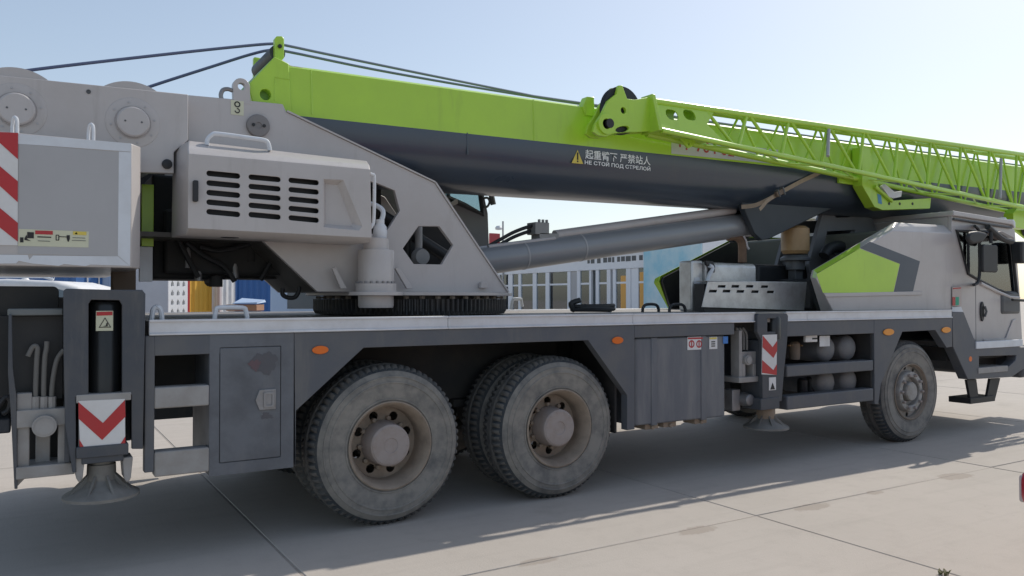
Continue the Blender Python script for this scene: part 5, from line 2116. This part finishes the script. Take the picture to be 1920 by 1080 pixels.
a = at(-330, 24); b = at(142, 22)
dv = (b - a).to_2d().normalized()
L1_ = 6.06
loc = b - Vector((dv.x, dv.y, 0)) * L1_
c1_ = container(loc, math.atan2(dv.y, dv.x), L1_, 2.44, 2.6, BLUE, 'dark blue shipping container with white 261 beyond the white car')
cu = Vector((dv.x, dv.y, 0))
qa, qb = at(92, 22.1), at(107.5, 22.1)
text_part('container_number', '261', Vector((qa.x, qa.y, 2.02)) + Vector((dv.y, -dv.x, 0)) * .04, cu, Vector((0, 0, 1)), .22, .16, LETTER, None, .02)
tn = bpy.data.objects['container_number']
tn.parent = c1_
tn.matrix_parent_inverse = (Matrix.Translation(c1_.location) @ Matrix.Rotation(c1_.rotation_euler.z, 4, 'Z')).inverted()
# pale blue container showing its doors
p0, p1 = at(150, 23.0), at(210, 23.0)
dd = (p1 - p0).normalized()
ang = math.atan2(dd.y, dd.x)
# doors are the local +x end: turn so that +x faces the camera
rz = ang - math.pi / 2
back = Vector((-math.cos(rz), -math.sin(rz), 0))
W_ = 2.44
container(p0 + dd * (-1.5) + back * 6.06, rz, 6.06, W_, 2.6, PALEB, 'pale blue shipping container with closed doors right of the dark blue one')

# sunlit row: faces turned to the sun
def lit_box(u0, u1, D, turn, **k):
    pass
SUNRZ = R(40)
loc = at(352, 26); 
container(loc, SUNRZ, 2.6, 2.3, 2.6, YELC, 'yellow shipping container with red corner posts under the crane turntable', dark=REDP, doors=False)
loc = at(412, 27)
container(loc, SUNRZ, 2.4, 2.4, 2.6, WHITE, 'white shipping container right of the yellow one, under the turntable', dark=PINKW, doors=False)
p0, p1 = at(462, 25), at(500, 25)
dd = (p1 - p0).normalized()
rz = R(-62)
container(at(441, 25), rz + R(0), 2.9, 1.6, 2.6, BLUE, 'blue shipping container with white lock rods behind the timber stack')

# pale cabin wall and white pierced screen
ca = root('site_cabin', at(245, 24), 'plain pale grey site cabin beside the white pierced screen', 'cabin')
ca.rotation_euler = (0, 0, R(-8))
m = MB()
m.box(0, 1.05, 0, 2.4, .1, 2.7)
placed(ca, 'cabin_wall', m, mat('pale cabin paint', (.52, .52, .55), .6), .03)
m = MB()
m.box(-.06, 1.11, -.06, 2.46, 2.702, 2.8)
placed(ca, 'cabin_roof', m, GREY2, .02)
sw = root('pierced_screen', at(307, 24.5), 'bright white pierced block screen between pale cabin and yellow container', 'screen')
sw.rotation_euler = (0, 0, SUNRZ)
m = MB()
WS, HS = 1.05, 2.5
hs = []
for i in range(4):
    for j in range(8):
        x, z = .06 + i * .25, .12 + j * .29
        hs.append([(x, z), (x + .13, z + .03), (x + .12, z + .12), (x + .05, z + .2), (x + .01, z + .12)])
m.prism([(0, 0), (WS, 0), (WS, HS), (0, HS)], 0, .08, holes=hs)
placed(sw, 'screen_panel', m, MESHW, .004)
m = MB()
m.box(-.03, WS + .03, .081, .2, 0, HS + .06)
placed(sw, 'screen_back', m, GREY2)

# timber stack with a blue sheet
ts = root('timber_stack', at(424, 13), 'stack of brown timber boards half covered by a pale blue sheet', 'timber')
ts.rotation_euler = (0, 0, R(-28))
for k in range(12):
    m = MB()
    m.box(0, .46 + .03 * (k % 2), 0, .5, .002 + k * .117, .002 + k * .117 + .105)
    placed(ts, 'board_layer', m, BRICKB, .008)
m = MB()
m.add([(.1, -.03, 1.405), (.5, -.03, 1.405), (.52, .5, 1.43), (.08, .5, 1.46), (.12, -.02, 1.42), (.5, -.02, 1.43), (.5, .5, 1.47), (.12, .5, 1.50)],
      [(0, 1, 5, 4), (1, 2, 6, 5), (2, 3, 7, 6), (3, 0, 4, 7), (4, 5, 6, 7), (3, 2, 1, 0)])
placed(ts, 'blue_sheet', m, PALEB)

# pale blue lorry
lr = root('parked_lorry', at(506, 19), 'pale blue lorry parked behind the crane turntable', 'lorry')
lr.rotation_euler = (0, 0, R(-31.5))
m = MB()
m.prism([(0, .55), (1.55, .55), (1.62, 1.2), (1.5, 1.35), (1.32, 2.05), (.05, 2.1), (0, 1.9)], 0, 1.9)
bd_ = placed(lr, 'cab_body', m, PALEB, .04)
m = MB()
m.prism([(.42, 1.25), (1.28, 1.25), (1.14, 1.85), (.42, 1.88)], -.012, -.002)
placed(lr, 'side_window', m, mat('dark window', (.05, .07, .09), .1), parent=bd_)
m = MB()
m.box(.46, .62, -.02, 0, 1.12, 1.17)
placed(lr, 'door_handle', m, BLACK, parent=bd_)
m = MB()
m.prism(circle(.75, .62, .52, 24)[:13] + [(.23, .62)], -.03, .01)
placed(lr, 'wheel_arch', m, BLACK)
m = MB()
m.prism(rrect(1.75, 4.6, .95, 1.6, .02), 0.05, 1.85)
placed(lr, 'load_bed', m, GREY2, .02)
for x in (.75, 3.6):
    for y in (.02, 1.62):
        m = MB()
        m.lathe([(.2, 0), (.42, .0), (.45, .04), (.45, .24), (.42, .28), (.2, .28)], (x, y, .45), 'y', 28, close=True)
        w_o = placed(lr, 'wheel', m, TREAD)
        m = MB()
        m.lathe([(0, .03), (.12, .03), (.2, .08), (.2, .2), (0, .2)], (x, y, .45), 'y', 20)
        placed(lr, 'wheel_rim', m, STEEL, parent=w_o)

# white car whose roof shows behind the tail
cv = root('parked_car', at(-150, 12.2), 'white tall car parked behind the tail of the crane, only roof visible', 'car')
cv.rotation_euler = (0, 0, R(-24))
prof = [(0.0, .45), (0.0, .95), (.08, 1.2), (.30, 1.68), (.55, 1.76), (1.2, 1.80), (1.9, 1.77), (2.25, 1.68), (2.85, 1.18), (3.7, 1.05), (3.95, .85), (3.98, .45)]
m = MB()
m.prism(prof, 0, 1.72)
cb = placed(cv, 'body', m, WHITE, .09)
cb.modifiers[0].segments = 4
m = MB()
m.tube([(.5, .16, 1.79), (.62, .16, 1.83), (1.7, .16, 1.835), (1.85, .16, 1.79)], .02, 8)
placed(cv, 'roof_rail', m, TAPE)
m = MB()
m.lathe([(.07, 0), (.05, .03), (.015, .06), (0, .075)], (1.15, .8, 1.79), 'z', 16)
placed(cv, 'aerial_fin', m, WHITE)
dk = mat('car window', (.12, .17, .22), .08)
for pts in ([(.42, 1.16), (1.15, 1.16), (1.15, 1.64), (.56, 1.62)], [(1.22, 1.16), (2.62, 1.16), (2.2, 1.58), (1.95, 1.65), (1.22, 1.65)]):
    m = MB()
    m.prism(pts, -.004, .02)
    placed(cv, 'side_window', m, dk, parent=cb)
for x in (.75, 3.15):
    for y in (-.01, 1.52):
        m = MB()
        m.lathe([(.18, 0), (.30, .0), (.33, .03), (.33, .19), (.30, .21), (.18, .21)], (x, y, .33), 'y', 28, close=True)
        w_o = placed(cv, 'wheel', m, TREAD)
        m = MB()
        m.lathe([(0, .02), (.18, .03), (.18, .18), (0, .18)], (x, y, .33), 'y', 20)
        placed(cv, 'wheel_rim', m, STEEL, parent=w_o)

# glazed cabin row on the right
XB = 16.0
def yb(u, v=520): return P(u, v, X=XB).y
br = root('cabin_row', (XB + 1.5, 20, 0), 'long white cabin building with glass doors seen under the luffing cylinder', 'building')
WALLW = mat('white cabin wall', (.76, .77, .80), .6, amt=.25, scale=1)
y0, y1 = yb(905), yb(1260)
m = MB()
m.box(XB + 1.6, XB + 4, y1, y0, 0, 3.2)
m.box(XB + .07, XB + 1.6, y1, y0, .0, .1)
m.box(XB + .2, XB + 1.6, y1, y0, 2.6, 3.19)
GLIN = mat('dim cabin interior', (.70, .72, .74), .8, dirt=(.45, .46, .47), amt=.5, scale=1)
part('cabin_core', m, GLIN, br)
m = MB()
m.box(XB - .25, XB + 4.2, y1 - .1, y0 + .1, 3.202, 3.34)
part('cabin_roof', m, GREY2, br, .02)
m = MB()
m.box(XB - .06, XB + .199, y1, y0, 2.55, 3.2)
part('fascia', m, WALLW, br, .01)
m = MB()
m.box(XB - .04, XB + .069, y1, y0, .002, .14)
part('plinth', m, GREY2, br)
piers = [(905, 925), (930, 938), (954, 962), (973, 978), (1000, 1007), (1024, 1031), (1065, 1071), (1071, 1083), (1083, 1089), (1106, 1110), (1118, 1124), (1139, 1146), (1150, 1156), (1175, 1184), (1184, 1198), (1225, 1260)]
for k, (ua, ub) in enumerate(piers):
    m = MB()
    a, b = yb(ua), yb(ub)
    d = .02 if k in (7, 14) else 0
    m.box(XB - .04 + d, XB + .06, b + .004, a - .004, .141, 2.548)
    part('door_frame', m, GREY2 if k in (7,) else WALLW, br, .008)
pan = [(938, 954, 0), (962, 973, 1), (978, 1000, 0), (1007, 1024, 2), (1031, 1065, 0), (1089, 1106, 0), (1124, 1139, 2), (1156, 1175, 0), (1198, 1225, 0)]
for ua, ub, kd in pan:
    a, b = yb(ua), yb(ub)
    m = MB()
    m.box(XB + .0, XB + .008, b, a, .141, 2.54)
    part('glass_pane', m, GLASSD, br)
    m = MB()
    m.box(XB - .02, XB + .03, b + .005, a - .005, 2.02, 2.09)
    part('transom', m, WALLW, br)
    m = MB()
    if kd == 1:
        m.box(XB + .1, XB + .14, b + .03, a - .03, .3, 2.3)
        part('blue_blind', m, BLUE, br)
    elif ub == 1225:
        m.box(XB - .018, XB - .004, b + .25, a - .06, .15, 2.4)
        part('timber_door', m, DOOR, br)
    elif ub == 1175:
        m.box(XB - .018, XB - .004, b + .02, a - (a - b) * .45, .15, 2.3)
        part('timber_door', m, DOOR, br)
    elif ub in (1065, 1106):
        c_ = a - (a - b) * .45
        m.box(XB + .02, XB + .05, c_ - .18, c_ + .14, 1.2, 2.0)
        part('pale_curtain', m, CREAM, br)
        m = MB()
        m.box(XB + .1, XB + .2, b + .1, a - .3, .2, 1.1)
        part('counter', m, BLACK, br)
    elif kd == 2:
        m.box(XB + .08, XB + .11, b + .05, a - (a - b) * .6, .2, 2.4)
        part('inner_leaf', m, DGREY, br)
q = Vector((XB - .062, yb(1104, 490), 2.78))
q2 = Vector((XB - .125, yb(1216, 478), 2.78))
m = MB()
yy = q.y
while yy > q2.y + .3:
    wd = random.uniform(.12, .28)
    m.box(XB - .066, XB - .0605, yy - wd, yy, 2.80 + random.uniform(-.01, .01), 2.98)
    yy -= wd + random.choice((.05, .06, .16))
part('fascia_marks', m, DGREY, br)['kind'] = 'stuff'
# printed blue banner on the nearer end of the row
ba = P(1221, 500, X=XB - .3)
m = MB()
m.box(XB - .34, XB - .3, yb(1330), yb(1221), .5, 3.5)
thing('printed_banner', m, SKYB, 'blue and pale printed banner on the cabin end, behind the engine fairing', 'banner', bevel=.005)
m = MB()
m.box(XB - .29, XB + 3, yb(1330), y1 - .15, 0, 3.35)
eb = thing('end_cabin', m, WALLW, 'plain white end cabin carrying the blue printed banner', 'cabin', bevel=.02)

# white cabin further right, behind the boom bracket
wc = root('white_cabin', (13.2, 7, 0), 'white flat-roofed cabin behind the boom rest and oil can', 'cabin')
m = MB()
m.box(13, 16, 5.2, 9.2, .0, 3.25)
part('cabin_wall', m, WALLW, wc, .02)
m = MB()
m.box(12.9, 16.1, 5.1, 9.3, 3.252, 3.40)
part('cabin_roof', m, WHITE, wc, .03)
m = MB()
m.box(12.96, 12.999, 6.3, 7.3, 1.0, 2.3)
part('cabin_window', m, mat('cabin glass', (.12, .15, .18), .1), wc)
q = P(1502, 402, X=12.9)
m = MB()
m.box(12.8, 12.99, q.y - .35, q.y + .3, 3.0, 3.2)
part('lamp_housing', m, YEL, wc, .02)
# red sign on a post, and a mast
D_ = 33
p = at(927, D_)
rs_ = root('sign_post', p, 'small red board on a grey post far behind the operator cab', 'sign')
m = MB()
m.tube([(p.x, p.y, 0), (p.x, p.y, 3.9)], .05, 10)
part('post', m, GREY2, rs_)
m = MB()
m.box(p.x - .24, p.x + .24, p.y - .06, p.y - .051 + .1, 3.75, 4.2)
part('board', m, REDP, rs_, .01)
p = at(943, D_ + 2)
ms = root('lamp_mast', p, 'thin grey lamp mast far away beside the red board', 'mast')
m = MB()
m.tube([(p.x, p.y, 0), (p.x, p.y, 4.9)], .04, 8)
part('mast', m, GREY2, ms)
m = MB()
m.lathe([(0, -.1), (.14, -.08), (.16, .0), (.1, .08), (0, .1)], (p.x - .22, p.y, 4.6), 'z', 14)
m.tube([(p.x - .22, p.y, 4.6), (p.x, p.y, 4.62)], .025, 6)
part('lamp_head', m, WHITE, ms)

# red pickup cut by the right edge of the picture: only its tail lamp shows
pk = root('red_pickup', (3.4, -4.1, 0), 'red car at the right edge of the picture, only its tail lamp corner showing', 'car')
q = P(1906, 915, Y=-3.32)
q = P(1906, 915, Z=.80)
lx, ly = q.x, q.y
def pkp(name, m, mt, bevel=0, parent=None, seg=3):
    o = part(name, m, mt, parent or pk, bevel, seg)
    return o
m = MB()
m.prism([(lx + .10, .42), (lx + .09, .95), (lx + .16, 1.05), (lx + 1.5, 1.07), (lx + 1.65, 1.65), (lx + 3.0, 1.68), (lx + 3.6, 1.12), (lx + 4.7, 1.0), (lx + 4.8, .45)], ly - 1.66, ly + .0)
m.v = [(x + (.10 if x < lx + .3 else 0), y, z) for x, y, z in m.v]
body = pkp('body', m, REDP, .06)
m = MB()
m.prism(rrect(lx + .01, lx + .3, .732, .866, .04), ly - .16, ly + .002)
tl = pkp('tail_lamp', m, mat('red lamp lens', (.40, .02, .04), .15, coat=.6), .03)
m = MB()
m.prism(rrect(lx + .022, lx + .055, .745, .845, .012), ly - .02, ly + .004)
pkp('clear_lens', m, mat('clear lamp lens', (.50, .42, .42), .15), .006, tl)
m = MB()
m.box(lx + .12, lx + .35, ly - 1.6, ly - .06, .38, .58)
pkp('bumper', m, BLACK, .03)
for x in (lx + 1.0, lx + 3.9):
    for y in (ly - .23, ly - 1.64):
        m = MB()
        m.lathe([(.2, 0), (.33, .0), (.36, .03), (.36, .19), (.33, .22), (.2, .22)], (x, y, .36), 'y', 30, close=True)
        w_o = pkp('wheel', m, TREAD)
        m = MB()
        m.lathe([(0, .02), (.2, .03), (.2, .19), (0, .19)], (x, y, .36), 'y', 20)
        pkp('wheel_rim', m, STEEL, 0, w_o)
m = MB()
m.prism([(lx + 1.62, 1.12), (lx + 3.4, 1.14), (lx + 2.95, 1.58), (lx + 1.72, 1.58)], ly - .005, ly + .004)
pkp('side_window', m, dk, 0, body)

# weed at a joint
p = P(1770, 1078, Z=0)
m = MB()
for k in range(26):
    a = random.uniform(0, 6.28)
    L = random.uniform(.012, .03)
    b = Vector((p.x + random.uniform(-.02, .02), p.y + random.uniform(-.02, .02), 0))
    t = b + Vector((math.cos(a) * L * .8, math.sin(a) * L * .8, L))
    s = Vector((-math.sin(a), math.cos(a), 0)) * .006
    mid = b.lerp(t, .5) + Vector((0, 0, .008))
    m.add([b - s * .4, b + s * .4, mid + s, mid - s, t], [(0, 1, 2, 3), (3, 2, 4)])
thing('weed', m, mat('weed leaf', (.20, .19, .09), .7), 'tiny green weed at the bottom edge in the concrete', 'weed')
